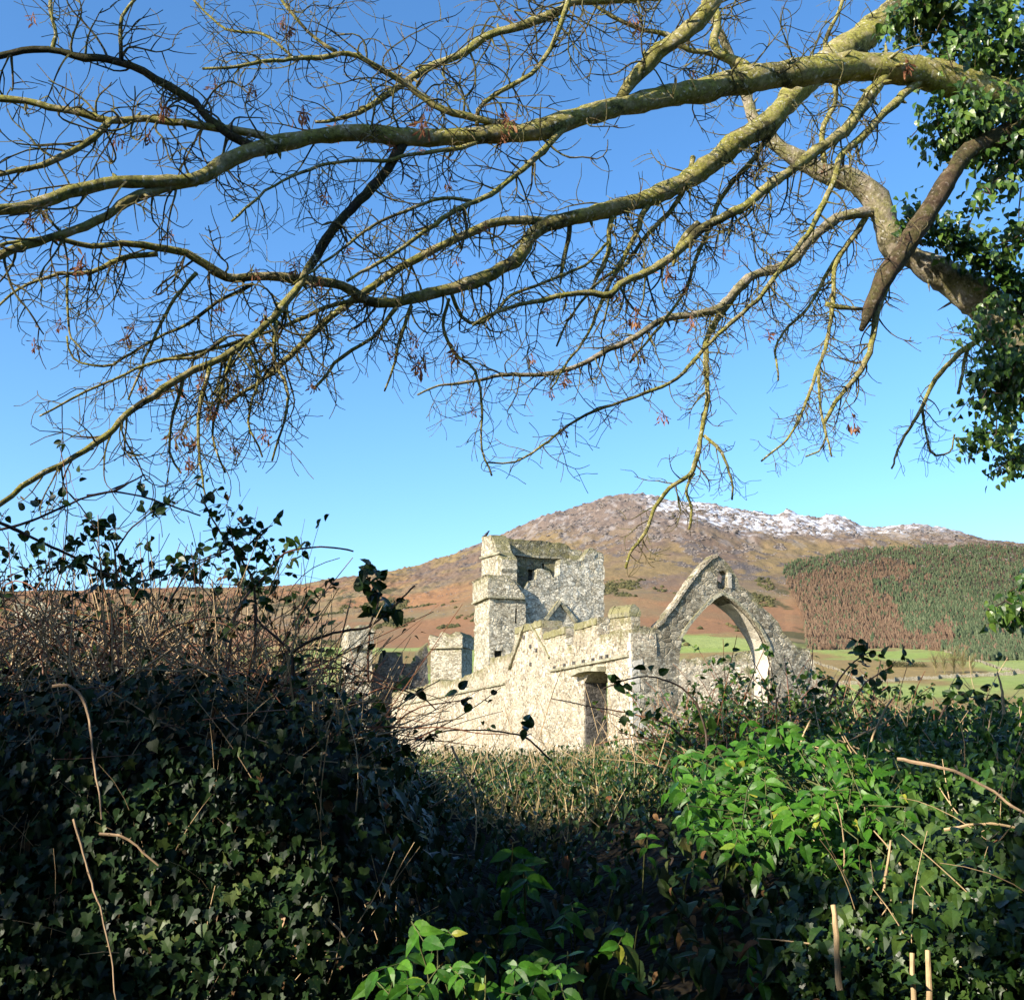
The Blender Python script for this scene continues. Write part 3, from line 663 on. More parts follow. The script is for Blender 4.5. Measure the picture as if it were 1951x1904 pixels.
# chamber behind the doorway, its shade put into dark stone
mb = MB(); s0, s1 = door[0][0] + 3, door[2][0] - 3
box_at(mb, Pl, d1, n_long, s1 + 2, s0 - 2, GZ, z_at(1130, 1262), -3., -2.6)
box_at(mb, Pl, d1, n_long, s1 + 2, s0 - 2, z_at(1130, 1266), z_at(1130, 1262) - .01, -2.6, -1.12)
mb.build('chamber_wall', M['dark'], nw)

# pointed arch gable
Pa = Vector((K.x, K.y, 0))
def pa(x, y): return pick(Pa, d2, *z3(x, y))
ol = [(262, 742), (345, 750), (385, 765), (440, 745), (500, 698), (520, 650), (600, 560), (650, 480), (700, 405), (750, 330), (800, 272), (850, 215), (900, 170), (948, 155), (1000, 190), (1060, 262), (1108, 335), (1128, 400), (1190, 430), (1255, 500), (1330, 590), (1395, 650), (1450, 725), (1500, 800), (1560, 880), (1600, 918), (1650, 925), (1700, 960), (1722, 1000)]
O = [pa(*p) for p in ol]; O[0] = (.02, O[0][1])
O += [(O[-1][0], GZ - 1), (.02, GZ - 1)]
ar = [(985, 488), (1045, 520), (1105, 560), (1160, 608), (1215, 668), (1265, 735), (1310, 805), (1345, 875), (1375, 950), (1392, 1020), (1396, 1060), (1390, 1100), (1385, 1500), (620, 1500), (625, 1140), (640, 960), (650, 880), (668, 815), (700, 755), (745, 698), (800, 635), (860, 575), (920, 520)]
hole = [pa(*p) for p in ar]
win = [pa(*p) for p in [(958, 282), (1000, 280), (1028, 310), (1022, 420), (1000, 434), (955, 430), (948, 380), (950, 320)]]
gw = wall('arch_gable', Pa, d2, n_front, .5, O, [hole, win], 'dim', abbey, .26, .055, .05)
ir = [pa(*p) for p in [(600, 745), (700, 620), (800, 500), (900, 400), (985, 340), (1080, 400), (1200, 520), (1320, 690), (1420, 850), (1500, 980)]]
wall('inner_arch', Pa - n_front * .5, d2, n_front, .95, [(.3, GZ), (.3, ir[0][1] - .6)] + ir + [(ir[-1][0] + .3, GZ)], [[pa(*p) for p in ar]], 'dim', gw, .3, .05, .03)
cop = [pa(x, y) for x, y in [(440, 750), (505, 700), (525, 652), (600, 565), (700, 410), (800, 278), (900, 176), (945, 160)]]
mb = MB()
for (sa, za), (sb, zb) in zip(cop[:-1], cop[1:]):
    L = math.hypot(sb - sa, zb - za); n = max(1, int(L / .3))
    for k in range(n):
        f0, f1 = k / n, (k + .95) / n; V = []
        for f in (f0, f1):
            s_ = sa + (sb - sa) * f; z_ = za + (zb - za) * f; j = rnd.uniform(-.03, .03)
            for (ds, dz, dn) in ((0, -.06, .07), (0, .11 + j, .07), (0, .11 + j, -.55), (0, -.06, -.55)): V.append(np.array(Pa) + np.array(d2) * s_ + np.array([0, 0, z_ + dz]) + np.array(n_front) * dn)
        mb.add(V, None, [(0, 1, 2, 3), (7, 6, 5, 4), (0, 4, 5, 1), (1, 5, 6, 2), (2, 6, 7, 3)], .1)
mb.build('coping', M['warm'], gw)
strip('arch_moulding', Pa, d2, n_front, [pa(x, y) for x, y in [(630, 850), (665, 800), (700, 742), (745, 686), (800, 622), (860, 562), (920, 506), (985, 470)]], .14, .07, 'coping', gw)
strip('arch_moulding', Pa, d2, n_front, [pa(x, y) for x, y in [(985, 470), (1050, 502), (1112, 545), (1170, 594), (1226, 655), (1278, 725), (1325, 800), (1360, 872), (1390, 950)]], .12, .06, 'coping', gw)
# pale lining on the arch's right reveal
lin = [pa(x, y) for x, y in [(1080, 545), (1160, 608), (1215, 668), (1265, 735), (1310, 805), (1345, 875), (1375, 950), (1392, 1020), (1396, 1060), (1390, 1120), (1388, 1400)]]
mb = MB(); V = []; n = len(lin)
for s_, z_ in lin:
    for q in range(7):
        V.append(np.array(Pa) + np.array(d2) * (s_ - .07 + rnd.uniform(-.02, .02)) + np.array([0, 0, z_ - .02]) + np.array(n_front) * (-.12 - 1.15 * q / 6))
mb.add(V, None, [(k * 7 + q, k * 7 + q + 1, (k + 1) * 7 + q + 1, (k + 1) * 7 + q) for k in range(n - 1) for q in range(6)], 0.)
mb.build('arch_reveal', M['quoin'], gw, smooth=True)
mb = MB(); sA, zA = pa(1030, 300); sB, zB = pa(1022, 425)
box_at(mb, Pa, d2, n_front, sA - .02, sA + .16, zB, zA, -.45, .06)
mb.build('window_frame', M['quoin'], gw)

# tower
Ct = Pl + d1 * 21.6 + d2 * .25
def pf(u, v): return pick(Ct, d2, u, v)
tw = None
# stair turret in front
TD = 3.3
tu = wall('stair_turret', Ct, d2, n_front, TD, [(0, GZ), (2.42, GZ), pf(*z2(655, 700)), pf(*z2(645, 672)), pf(*z2(600, 625)), pf(*z2(560, 560)), pf(*z2(520, 505)), pf(*z2(420, 492)), (0, pf(*z2(300, 492))[1])],
          [[pf(*z2(x, y)) for x, y in [(375, 1165), (440, 1165), (440, 1230), (375, 1230)]], [pf(*z2(x, y)) for x, y in [(560, 790), (575, 790), (575, 925), (560, 925)]]], 'tower', abbey, .3, .05, .04)
mb = MB(); box_at(mb, Ct, d2, n_front, .1, 2.3, GZ, pf(*z2(500, 720))[1], -.9, -.5); mb.build('turret_shade_backing', M['dark'], tu)  # dark backing stands in for shade inside the turret openings
# flared parapet skirt
sk0 = pf(*z2(310, 690))[1]; sk1 = pf(*z2(310, 500))[1]
wall('parapet', Ct + n_front * .1, d2, n_front, TD + .2, [(-.12, sk0), pf(*z2(648, 706)), pf(*z2(640, 680)), pf(*z2(598, 628)), pf(*z2(530, 520)), pf(*z2(505, 500)), pf(*z2(300, 490)), (-.12, sk1)], [], 'tower', tu, .28, .03, .03)
strip('string_course', Ct + n_front * .1, d2, n_front, [(-.14, sk0), pf(*z2(640, 706))], .1, .1, 'coping', tu)
strip('string_course', Ct + d2 * -.12, d1, n_long, [(0, sk0), (TD, sk0)], .1, .08, 'coping', tu)
# main front wall of the tower, ragged top
Cf = Ct + d1 * .6
def pm(x, y): return pick(Cf, d2, *z2(x, y))
fo = [(555, 560), (600, 600), (650, 610), (668, 560), (690, 545), (740, 530), (752, 490), (765, 445), (800, 440), (860, 470), (900, 515), (965, 500), (968, 350), (1070, 352), (1100, 345), (1160, 365), (1195, 300), (1228, 252), (1300, 285), (1345, 305)]
F_ = [pm(*p) for p in fo]; rs = pm(1360, 900)[0]
F_[-1] = (rs, F_[-1][1])
fw = wall('tower_front', Cf, d2, n_front, 1.0, F_ + [(rs, GZ), (pm(555, 560)[0], GZ)], [], 'pale', abbey, .3, .09, .07)
# left wall of the tower
TDp = 4.6; c_left = pm(440, 480)[0]
Cs = Cf + d2 * c_left
def ps(x, y): return pick(Cs, d1, *z2(x, y))
zt = lambda x, y, Y=70: pick(Cs, d1, *z2(x, y))[1]
sw = wall('tower_side', Cs, d1, n_long, 1.0, [(0, GZ), (0, zt(440, 350)), (.5, zt(425, 310)), (1.0, zt(380, 290)), (1.3, zt(368, 270)), (1.9, zt(345, 170)), (2.4, zt(320, 148)), (TDp, zt(250, 155)), (TDp, GZ)], [], 'tower', abbey, .3, .08, .05)
strip('string_course', Cs, d1, n_long, [(0.1, zt(420, 300)), (TDp, zt(252, 345))], .13, .12, 'coping', sw)
# back wall seen through the broken front
Cb = Cf + d1 * (TDp - .9)
def pb(x, y): return pick(Cb, d2, *z2(x, y))
bo = [pb(*p) for p in [(330, 150), (500, 165), (650, 178), (800, 190), (900, 200), (1010, 210), (1060, 250), (1095, 430)]]
bl = bo[0][0]; br_ = pm(1360, 900)[0] - .2
bh = [[pb(*p) for p in q] for q in ([(675, 440), (755, 445), (760, 500), (750, 540), (680, 545)], [(800, 388), (822, 385), (822, 432), (800, 432)], [(930, 398), (968, 398), (965, 446), (932, 444)], [(468, 352), (496, 352), (496, 400), (470, 398)], [(482, 462), (505, 465), (505, 488), (484, 486)])]
bw = wall('tower_back', Cb, d2, n_front, .9, bo + [(br_, bo[-1][1]), (br_, GZ), (bl, GZ)], bh, 'mossy', abbey, .3, .05, .06, mossv=.75)
mb = MB(); box_at(mb, Cb, d2, n_front, bl, br_, GZ, pb(500, 300)[1], -1.3, -.7); mb.build('window_shade_backing', M['dark'], bw)  # dark backing stands in for shade inside the window recesses
strip('string_course', Cb, d2, n_front, [pb(380, 285), pb(560, 312), pb(760, 335), pb(960, 342)], .14, .2, 'coping', bw)
# right wall of the tower with its standing fragment
Cr = Cf + d2 * (rs - .02)
zr = lambda x, y: pick(Cr + d1 * 2, d2, *z2(x, y))[1]
wall('tower_side', Cr - d2 * .9 + d1 * .05, d1, n_long, .9, [(0, GZ), (0, zr(1340, 420)), (.8, zr(1280, 430)), (3.2, zr(1090, 430)), (3.4, zr(1080, 330)), (3.7, zr(1060, 225)), (TDp - .5, zr(1020, 205)), (TDp, zr(1020, 240)), (TDp, GZ)], [], 'tower', abbey, .3, .08, .05)
# gabled drip moulding (old roof line) on the tower front
strip('roof_scar', Cf, d2, n_front, [pm(825, 895), pm(885, 815), pm(950, 733)], .2, .26, 'coping', fw)
strip('roof_scar', Cf, d2, n_front, [pm(950, 733), pm(1020, 815), pm(1098, 912)], .2, .26, 'coping', fw)

# distant gatehouse with two turrets
def block(name, u0, u1, vtop, Y, ang, width, depth, parent, mat, vstr):
    c = at(u0, 1420, Y); D = Vector((math.cos(ang), math.sin(ang), 0)); Nn = Vector((math.sin(ang), -math.cos(ang), 0)); c.z = 0
    zt_ = pick(c, D, u0, vtop)[1]; zs_ = pick(c, D, u0, vstr)[1]
    b = wall(name, c, D, Nn, depth, [(0, GZ), (width, GZ), (width, zs_), (0, zs_)], [], mat, parent, .35, .03, .05, keep=(0, 1, 2, 3))
    wall('parapet', c + Nn * .12, D, Nn, depth + .24, [(-.12, zs_), (width + .12, zs_), (width + .12, zt_ - .25), (width * .8, zt_ + .15), (width * .62, zt_ - .1), (width * .4, zt_ + .1), (width * .25, zt_ - .4), (-.12, zt_ - .1)], [], mat, b, .3, .1, .05)
    strip('string_course', c + Nn * .12, D, Nn, [(-.12, zs_), (width + .12, zs_)], .12, .1, 'coping', b)
    return b
gate = empty('ruined_gatehouse', tuple(at(760, 1420, 92).xy) + (GZ,), 'distant ruined gatehouse of two stone turrets joined by a wall coloured dark for shade', 'ruin')
block('turret', 660, 702, 1190, 90, AZ, 1.9, 3.6, gate, 'tower', 1234)
block('turret', 818, 880, 1206, 84, -R_(16), 2.5, 2.6, gate, 'tower', 1234)
c = at(700, 1420, 92); c.z = 0
wall('linking_wall', c, d2, n_front, 1.2, [(0, GZ)] + [(5.2, GZ)] + [pick(c, d2, u, v) for u, v in [(815, 1225), (798, 1240), (788, 1262), (768, 1262), (766, 1243), (728, 1241), (726, 1262), (702, 1262)]], [], 'dark', gate, .35, .08, .05)  # dark stone puts this wall's shade into its colour
# ruined house behind the brambles at left
c = at(250, 1420, 34); c.z = 0
hw = empty('ruined_gable', tuple(c.xy) + (GZ,), 'grey roofless gable wall half hidden behind brambles at left', 'ruin')
wall('gable_wall', c, Vector((1, .05, 0)).normalized(), Vector((.05, -1, 0)).normalized(), .8, [(0, GZ), (2.3, GZ)] + [pick(c, Vector((1, .05, 0)), u, v) for u, v in [(396, 1230), (392, 1190), (360, 1170), (330, 1166), (290, 1172), (262, 1160), (250, 1180)]], [], 'dim', hw, .3, .08, .05)
c = at(30, 1420, 30); c.z = 0
wall('side_wall', c, Vector((1, .1, 0)).normalized(), Vector((.1, -1, 0)).normalized(), .8, [(0, GZ), (3.2, GZ)] + [pick(c, Vector((1, .1, 0)), u, v) for u, v in [(250, 1210), (205, 1195), (170, 1170), (120, 1150), (60, 1140), (30, 1150)]], [], 'tower', hw, .3, .1, .05)
# low crumbling wall seen through the arch
c = at(1240, 1420, 66); c.z = 0; Dw = Vector((1, .12, 0)).normalized(); Nw = Vector((.12, -1, 0)).normalized()
o = wall('boundary_wall', c, Dw, Nw, 1.0, [(0, GZ - 1), (14, GZ - 1)] + [pick(c, Dw, *z3(x, y)) for x, y in [(1700, 930), (1300, 925), (1230, 930), (1180, 948), (1120, 955), (1070, 965), (1030, 958), (980, 975), (920, 968), (860, 1000), (800, 990), (740, 1012), (680, 1005), (620, 1030)]], [], 'warm', None, .3, .13, .08)
tag(o, 'low crumbling sunlit stone wall seen through the pointed arch', 'wall')
c = at(1880, 1420, 60); c.z = 0
# bird on the tower top
def bird():
    p = at(926, 1021, 68.5); sc = .16; mb = MB(); prof = [(-2.0, .10, .3), (-1.2, .22, .12), (-.6, .5, .05), (0, .62, .1), (.6, .5, .35), (.95, .33, .62), (1.2, .36, .85), (1.5, .25, .88), (1.7, .1, .85), (2.1, .02, .8)]
    P = [np.array(p) + sc * np.array([x * .8, 0, h + x * .45 + .5]) for x, r, h in prof]; tube(mb, P, [r * sc for _, r, _ in prof], 8)
    for s in (-.2, .2): tube(mb, [np.array(p) + sc * np.array([0, s, .4]), np.array(p) + sc * np.array([0, s, -1.1])], [.05 * sc] * 2, 4)
    tag(mb.build('bird', M['bird'], smooth=True), 'small black bird perched on the top left corner of the tower', 'bird')
bird()
# ------------------------------------------------------------------ the trees overhead
LIMBS = []; CS = {}
def trace(pts, Y0, Y1, step=.06):
    """photo trace (u, v, radius px) -> 3D polyline with radii in metres"""
    r = None; L = []; d = 0; pr = None
    for p in pts:
        if pr is not None: d += math.dist(p[:2], pr[:2])
        L.append(d); pr = p
    rk = [(l, p[2]) for l, p in zip(L, pts) if len(p) > 2]
    out = []
    for l, p in zip(L, pts):
        Y = Y0 + (Y1 - Y0) * l / d; w = at(p[0], p[1], Y)
        rr = float(np.interp(l, [a for a, b in rk], [b for a, b in rk])) * (w - Vector((0, 0, EYE))).length / HU
        out.append((w.x, w.y, w.z, rr))
    C = crom(out, step)
    n = len(C); j = np.cumsum(NR.normal(0, .006 * (step / .06) ** 1.2, (n, 3)), 0); j -= np.linspace(0, 1, n)[:, None] * j[-1]
    C[:, :3] += j * .6 + NR.normal(0, .0015 * step / .06, (n, 3)); C[:, 3] = np.maximum(C[:, 3] * (1 + .06 * np.sin(np.arange(n) * .9 + n)), .0016)
    return C
TIPS = []
def twig(mb, p, d, L, r, lev, hang):
    st = .045 if lev else .04; n = max(4, int(L / st)); P = [p.copy()]; d = d / np.linalg.norm(d)
    w = NR.normal(0, 1, 3) * .12
    for k in range(n):
        f = k / n
        w = w * .85 + NR.normal(0, .13, 3); g = (-.16 * hang if f < .6 else .30 * abs(hang)) if hang > 0 else .05
        d = d + w + np.array([0, 0, g]); d /= np.linalg.norm(d); P.append(P[-1] + d * st * (1 + .2 * NR.uniform(-1, 1)))
    P = np.array(P); R = np.linspace(r, max(.0021, r * .4), len(P)); R[1::3] *= 1.18
    tube(mb, P, R, 4 if r > .005 else 3, cap=True)
    if lev > 0:
        m = max(2, int(L / .085 * rnd.uniform(.7, 1.2)))
        for q in range(m):
            k = int(len(P) * rnd.uniform(.2, .98)); k = min(k, len(P) - 2); t = P[k + 1] - P[k]; t /= np.linalg.norm(t)
            s = NR.normal(0, 1, 3); s[1] *= .7; s -= t * np.dot(s, t); s /= np.linalg.norm(s)
            twig(mb, P[k], t * .5 + s * .9, L * rnd.uniform(.22, .55), r * .55, lev - 1, hang)
    TIPS.append(P[-1])
def tree_twigs(mb, C, per_m, L0, L1, hang, up, lev=1, t0=.1):
    n = len(C); Ls = np.linalg.norm(np.diff(C[:, :3], axis=0), axis=1).sum(); m = int(Ls * per_m)
    for q in range(m):
        k = int((t0 + (1 - t0) * rnd.random()) * (n - 2)); p = C[k, :3]; t = C[k + 1, :3] - C[k, :3]; t /= np.linalg.norm(t)
        s = NR.normal(0, 1, 3); s[1] *= .8; s[2] = abs(s[2]) * (1 if rnd.random() < up else -1) * 1.2
        s -= t * np.dot(s, t); s /= np.linalg.norm(s)
        r = min(.0075, max(.0032, C[k, 3] * .35))
        twig(mb, p, t * rnd.uniform(.2, .9) + s, rnd.uniform(L0, L1 * 1.25) * (.6 + .4 * min(1, C[k, 3] / .02)), r, lev, hang)
ash = empty('ash_tree', (4.6, 8.6, 0.2), 'bare ash tree at right whose long mossy boughs arch over the whole sky', 'tree')
lean = empty('leaning_tree', (5.6, 11, 0.2), 'pale leaning trunk curving up from the right edge behind the mossy boughs', 'tree')
# (points, Y0, Y1, twigs per metre, Lmin, Lmax, hang, up share, tree)
B = [
 ([(2230, 250, 38), (2060, 215, 34), (1951, 190, 32), (1895, 182), (1840, 165, 30), (1750, 140), (1680, 132, 28), (1600, 130, 27), (1500, 140, 26), (1420, 152, 25), (1340, 168, 23), (1270, 182, 21), (1180, 205), (1100, 225, 20), (1050, 240, 21), (1000, 250, 18), (900, 252), (800, 256, 17), (760, 258, 21), (720, 250, 17), (639, 252, 16), (560, 268), (491, 285, 16), (426, 311, 15), (393, 334, 14), (344, 345), (278, 345, 12), (229, 345), (180, 350), (131, 363), (82, 383), (33, 396), (-30, 400, 11)], 8.4, 5.2, 2.2, .25, .6, .3, .75, ash),
 ([(400, 335, 9), (376, 347, 9), (295, 367), (246, 386), (219, 409), (164, 435), (98, 458), (33, 475), (-30, 495, 8)], 5.7, 5.1, 5, .25, .6, .8, .3, ash),
 ([(530, 268, 9), (507, 259, 8), (458, 246), (393, 239), (327, 229), (278, 223), (210, 228), (147, 216), (92, 208), (49, 196), (-30, 184, 6)], 6, 5.6, 5, .2, .55, .5, .6, ash),
 ([(225, 227, 7), (210, 229, 7), (180, 259), (131, 291), (82, 318), (33, 324), (-30, 340, 5)], 5.8, 5.5, 6, .2, .5, .8, .4, ash),
 ([(490, 283, 9), (475, 275, 9), (442, 259), (403, 229), (376, 196), (327, 164), (278, 137), (236, 118), (210, 110), (164, 110), (115, 98), (65, 97), (-20, 108, 6)], 6, 5.7, 6, .25, .6, .7, .55, ash),
 ([(98, 97, 4), (105, 65), (98, 33), (95, -20, 3)], 5.8, 5.9, 6, .2, .5, .5, .5, ash),
 ([(231, 111, 4), (229, 65), (232, 29), (265, -10, 3)], 5.9, 5.9, 6, .2, .5, .5, .5, ash),
 ([(1365, -30, 12), (1230, -8, 10), (1083, 7, 8), (1068, 22, 9), (1025, 40), (935, 68, 8), (881, 101), (827, 126), (755, 166, 7), (712, 195), (683, 212), (622, 230, 4), (600, 232, 3)], 7, 6.6, 7, .25, .6, .5, .5, ash),
 ([(985, 245, 10), (950, 235, 8), (899, 223), (845, 209), (809, 187), (777, 162), (737, 137), (701, 112), (665, 97), (611, 108), (524, 115), (458, 128), (385, 131, 2.5)], 6.9, 6.2, 9, .25, .65, .3, .65, ash),
 ([(640, 100, 4), (600, 75), (560, 30), (520, -20, 2.5)], 6.3, 6.2, 9, .25, .6, .2, .7, ash),
 ([(560, 112, 3), (500, 70), (430, 55), (390, 20), (360, -10, 2)], 6.2, 6.2, 9, .2, .5, .2, .7, ash),
 ([(910, 238, 5), (910, 209), (935, 184), (971, 162), (1007, 140), (1036, 108), (1058, 72), (1076, 29), (1086, -10, 5)], 7.1, 7, 7, .2, .5, .5, .5, ash),
 ([(1180, 192, 10), (1205, 155, 13), (1234, 126, 15), (1255, 98), (1290, 79, 16), (1327, 45), (1354, 11), (1372, -30, 16)], 7.6, 7.4, 4, .2, .5, .4, .5, ash),
 ([(1440, 150, 14), (1418, 125, 13), (1376, 102, 9), (1361, 76), (1365, 38), (1361, -10, 7)], 7.8, 8, 5, .2, .5, .4, .6, ash),
 ([(1390, 108, 6), (1310, 92), (1270, 64), (1213, 50), (1150, 20, 4), (1110, -10, 3)], 7.9, 7.6, 9, .2, .5, .3, .6, ash),
 ([(1790, -40, 26), (1697, 23, 25), (1641, 72, 26), (1592, 106, 26), (1542, 151, 25), (1497, 197, 22), (1459, 234), (1403, 272, 21), (1346, 314), (1289, 355, 19), (1233, 382), (1187, 393, 17), (1133, 411, 16), (1061, 425, 15), (1025, 438, 15), (1000, 462, 14), (985, 493, 14), (914, 536, 14), (855, 556), (796, 572), (749, 584, 11), (698, 580), (648, 553, 10), (589, 545, 10), (511, 536), (432, 536, 9), (393, 514), (354, 490, 8), (295, 479), (236, 473, 6), (177, 477), (118, 461), (60, 460), (-30, 475, 3)], 9, 5.6, 4, .2, .55, .7, .3, ash),
 ([(1060, 425, 9), (989, 418, 9), (935, 429), (899, 445), (834, 475), (773, 508, 8), (698, 560, 7), (639, 603), (601, 636, 7), (542, 687), (500, 722), (432, 768, 4)], 6.9, 6.1, 5, .2, .55, .8, .25, ash),
 ([(780, 250, 12), (766, 275, 11), (748, 305, 10), (719, 342), (683, 383), (647, 425, 10), (604, 486, 9), (589, 510, 8.5)], 6.4, 6.1, 3, .2, .45, .8, .3, ash),
 ([(604, 486, 8), (589, 510), (562, 557), (523, 608), (471, 655, 8), (432, 679), (373, 706), (314, 742, 7), (255, 781), (196, 832), (138, 871, 6), (79, 899), (20, 942), (-30, 980, 5)], 6.4, 5.0, 5, .25, .6, .9, .12, ash),
 ([(1075, 245, 8), (1061, 259, 7), (1025, 295), (971, 342, 6), (899, 385), (827, 425), (755, 472), (701, 508, 4), (660, 535, 3)], 7.2, 6.4, 7, .2, .5, .8, .3, ash),
 ([(899, 382, 4), (845, 375), (773, 403), (712, 432), (665, 465), (600, 512), (560, 540, 2.5)], 6.9, 6.4, 8, .2, .5, .8, .3, ash),
 ([(930, 262, 5), (881, 281, 4.5), (791, 295), (730, 308), (683, 306), (629, 313), (557, 337), (507, 367), (442, 422, 2.5)], 7, 6.3, 9, .25, .6, .8, .25, ash),
 ([(740, 575, 6), (684, 572, 5), (636, 580), (570, 612), (500, 640), (410, 665), (300, 690, 3)], 6.2, 5.6, 8, .2, .5, .9, .2, ash),
 ([(483, 541, 4), (413, 577), (360, 620), (314, 640), (236, 683), (196, 699), (138, 683), (128, 640, 2)], 5.9, 5.6, 8, .2, .45, .8, .3, ash),
 ([(432, 643, 4), (373, 680, 3.5), (314, 683), (275, 695), (196, 730), (138, 758), (75, 793, 2)], 5.7, 5.3, 8, .2, .45, .8, .3, ash),
 ([(373, 518, 4), (334, 565), (306, 612), (283, 667), (244, 761, 2)], 5.9, 5.7, 9, .2, .4, .8, .3, ash),
 ([(300, 482, 6), (240, 490, 5), (177, 518), (118, 522), (39, 549), (-10, 590, 2)], 5.8, 5.5, 8, .2, .5, .8, .3, ash),
 ([(130, 525, 3), (130, 565), (138, 643), (172, 680, 1.5)], 5.7, 5.7, 8, .15, .3, .8, .3, ash),
 ([(401, 700, 5), (377, 801), (381, 879), (393, 950, 2)], 5.5, 5.3, 12, .2, .45, 1, .2, ash),
 ([(526, 612, 5), (522, 691), (538, 722), (542, 781), (518, 878, 2)], 5.9, 5.7, 10, .2, .4, 1, .2, ash),
 ([(440, 680, 4), (420, 760), (405, 830), (430, 900, 2)], 5.6, 5.5, 12, .2, .4, 1, .2, ash),
 ([(350, 722, 4), (330, 790), (320, 860), (345, 900, 2)], 5.5, 5.4, 10, .2, .4, 1, .2, ash),
 ([(470, 650, 4), (490, 720), (470, 800), (500, 870, 2)], 5.7, 5.6, 9, .2, .4, 1, .2, ash),
 ([(784, 585, 5), (761, 650), (745, 717), (733, 745, 2)], 6.2, 6.1, 7, .1, .3, .8, .3, ash),
 ([(755, 588, 5), (710, 639), (658, 674), (639, 690), (597, 742, 3)], 6.2, 6, 6, .1, .35, .8, .3, ash),
 ([(855, 570, 4), (843, 619), (863, 670), (906, 709), (922, 776), (920, 855), (937, 906, 2)], 6.4, 6.3, 6, .15, .4, .8, .3, ash),
 ([(860, 560, 4), (882, 603), (914, 615), (945, 595), (973, 564), (1032, 540), (1110, 505), (1160, 460, 3)], 6.5, 7, 8, .15, .4, .8, .3, ash),
 ([(1690, 135, 12), (1655, 185, 12), (1600, 250, 11), (1545, 290, 10), (1470, 345), (1420, 385, 9), (1350, 420), (1307, 458, 9), (1248, 505), (1181, 536), (1161, 556, 7), (1110, 552), (1036, 564, 5), (950, 590), (900, 620, 2.5)], 8.2, 6.8, 7, .2, .5, .9, .25, ash),
 ([(1330, 425, 8), (1308, 445, 7), (1293, 470, 6), (1282, 508, 2)], 7.2, 7.2, 1, .1, .2, .5, .5, ash),
 ([(1320, 300, 6), (1290, 380), (1240, 440), (1190, 500), (1130, 540), (1080, 610), (1060, 660, 2)], 7.4, 7, 8, .15, .4, .8, .3, ash),
 ([(1175, 392, 6), (1156, 440), (1158, 480), (1140, 520, 5), (1130, 545, 3)], 7, 6.9, 4, .1, .3, .6, .3, ash),
 ([(1090, 412, 6), (1082, 470), (1072, 520, 4), (1068, 542, 1.5)], 6.9, 6.9, 3, .1, .3, .6, .3, ash),
 ([(1233, 390, 6), (1200, 470), (1150, 560), (1110, 650), (1080, 690), (1050, 740, 2)], 7.3, 7, 8, .15, .4, .8, .3, ash),
 ([(1500, 205, 6), (1440, 300), (1380, 370), (1330, 480), (1300, 560), (1240, 640), (1200, 690, 2.5)], 7.8, 7.4, 9, .15, .4, .8, .3, ash),
 ([(1765, 145, 8), (1730, 175, 8), (1690, 215), (1640, 265, 7), (1600, 300), (1590, 345, 6), (1560, 420), (1520, 480, 5), (1450, 561), (1381, 627), (1340, 668), (1295, 723), (1228, 749), (1169, 772), (1102, 800, 3), (1032, 851), (981, 882), (930, 880, 2)], 8.4, 6.8, 6, .15, .45, .8, .3, ash),
 ([(2080, 130, 30), (1951, 240, 20), (1890, 268), (1833, 302, 15), (1781, 378, 18), (1743, 435, 19), (1716, 480, 19), (1692, 516, 18), (1668, 560, 16), (1657, 588, 12), (1648, 612, 8), (1641, 628, 5)], 8, 7.4, 1.5, .2, .4, .5, .5, ash),
 ([(1700, 520, 8), (1674, 585, 7), (1664, 640), (1647, 689), (1623, 727), (1588, 768), (1569, 806, 4)], 7.5, 7.4, 6, .1, .3, .8, .3, ash),
 ([(1569, 800, 3), (1575, 830), (1560, 860), (1535, 870, 1.6)], 7.4, 7.4, 9, .1, .25, .8, .3, ash),
 ([(1640, 590, 4), (1600, 585), (1575, 578, 5)], 7.4, 7.3, 0, .1, .2, .5, .5, ash),
 ([(2060, 830, 50), (1990, 700, 46), (1925, 632, 42), (1856, 562, 37), (1799, 524, 31), (1743, 493, 23), (1705, 476, 24), (1690, 435, 25), (1667, 382, 25), (1629, 348, 23), (1573, 333, 20), (1535, 310), (1478, 272, 14), (1440, 227, 12), (1425, 181, 10), (1400, 120, 8), (1370, 60, 7), (1340, 0, 6)], 10.5, 9.6, 2.5, .2, .6, .4, .5, lean),
 ([(1670, 402, 11), (1648, 404, 10), (1592, 416), (1535, 457), (1502, 499, 10), (1433, 523), (1405, 545), (1366, 588), (1326, 599), (1267, 603, 7), (1209, 639), (1150, 670, 6), (1091, 702), (1032, 717), (953, 715, 4), (914, 725), (835, 733), (796, 753, 2)], 9.6, 7.8, 7, .2, .5, .8, .25, lean),
 ([(1433, 523, 7), (1390, 580, 7), (1352, 640), (1347, 671, 6), (1350, 758, 5), (1336, 827), (1322, 896, 5), (1278, 930), (1250, 965), (1232, 1015), (1200, 1055), (1192, 1082, 3)], 8.6, 8.2, 6, .15, .4, .9, .2, lean),
 ([(1340, 830, 4), (1374, 861), (1391, 913), (1395, 952, 2)], 8.3, 8.2, 8, .1, .35, .9, .3, lean),
 ([(1322, 900, 4), (1308, 930), (1318, 970), (1312, 1008, 2.4)], 8.2, 8.2, 5, .1, .2, .8, .3, lean),
 ([(1650, 410, 6), (1640, 430, 6), (1592, 500), (1588, 568), (1574, 654), (1560, 706), (1567, 792), (1585, 870, 2)], 9.4, 9, 8, .2, .45, .9, .25, lean),
 ([(1600, 480, 4), (1540, 582), (1502, 620), (1478, 661), (1483, 725, 2)], 9.3, 9.1, 9, .15, .4, .9, .3, lean),
 ([(1564, 690, 4), (1533, 775), (1498, 837), (1450, 878, 2)], 9, 9, 9, .15, .4, .9, .3, lean),
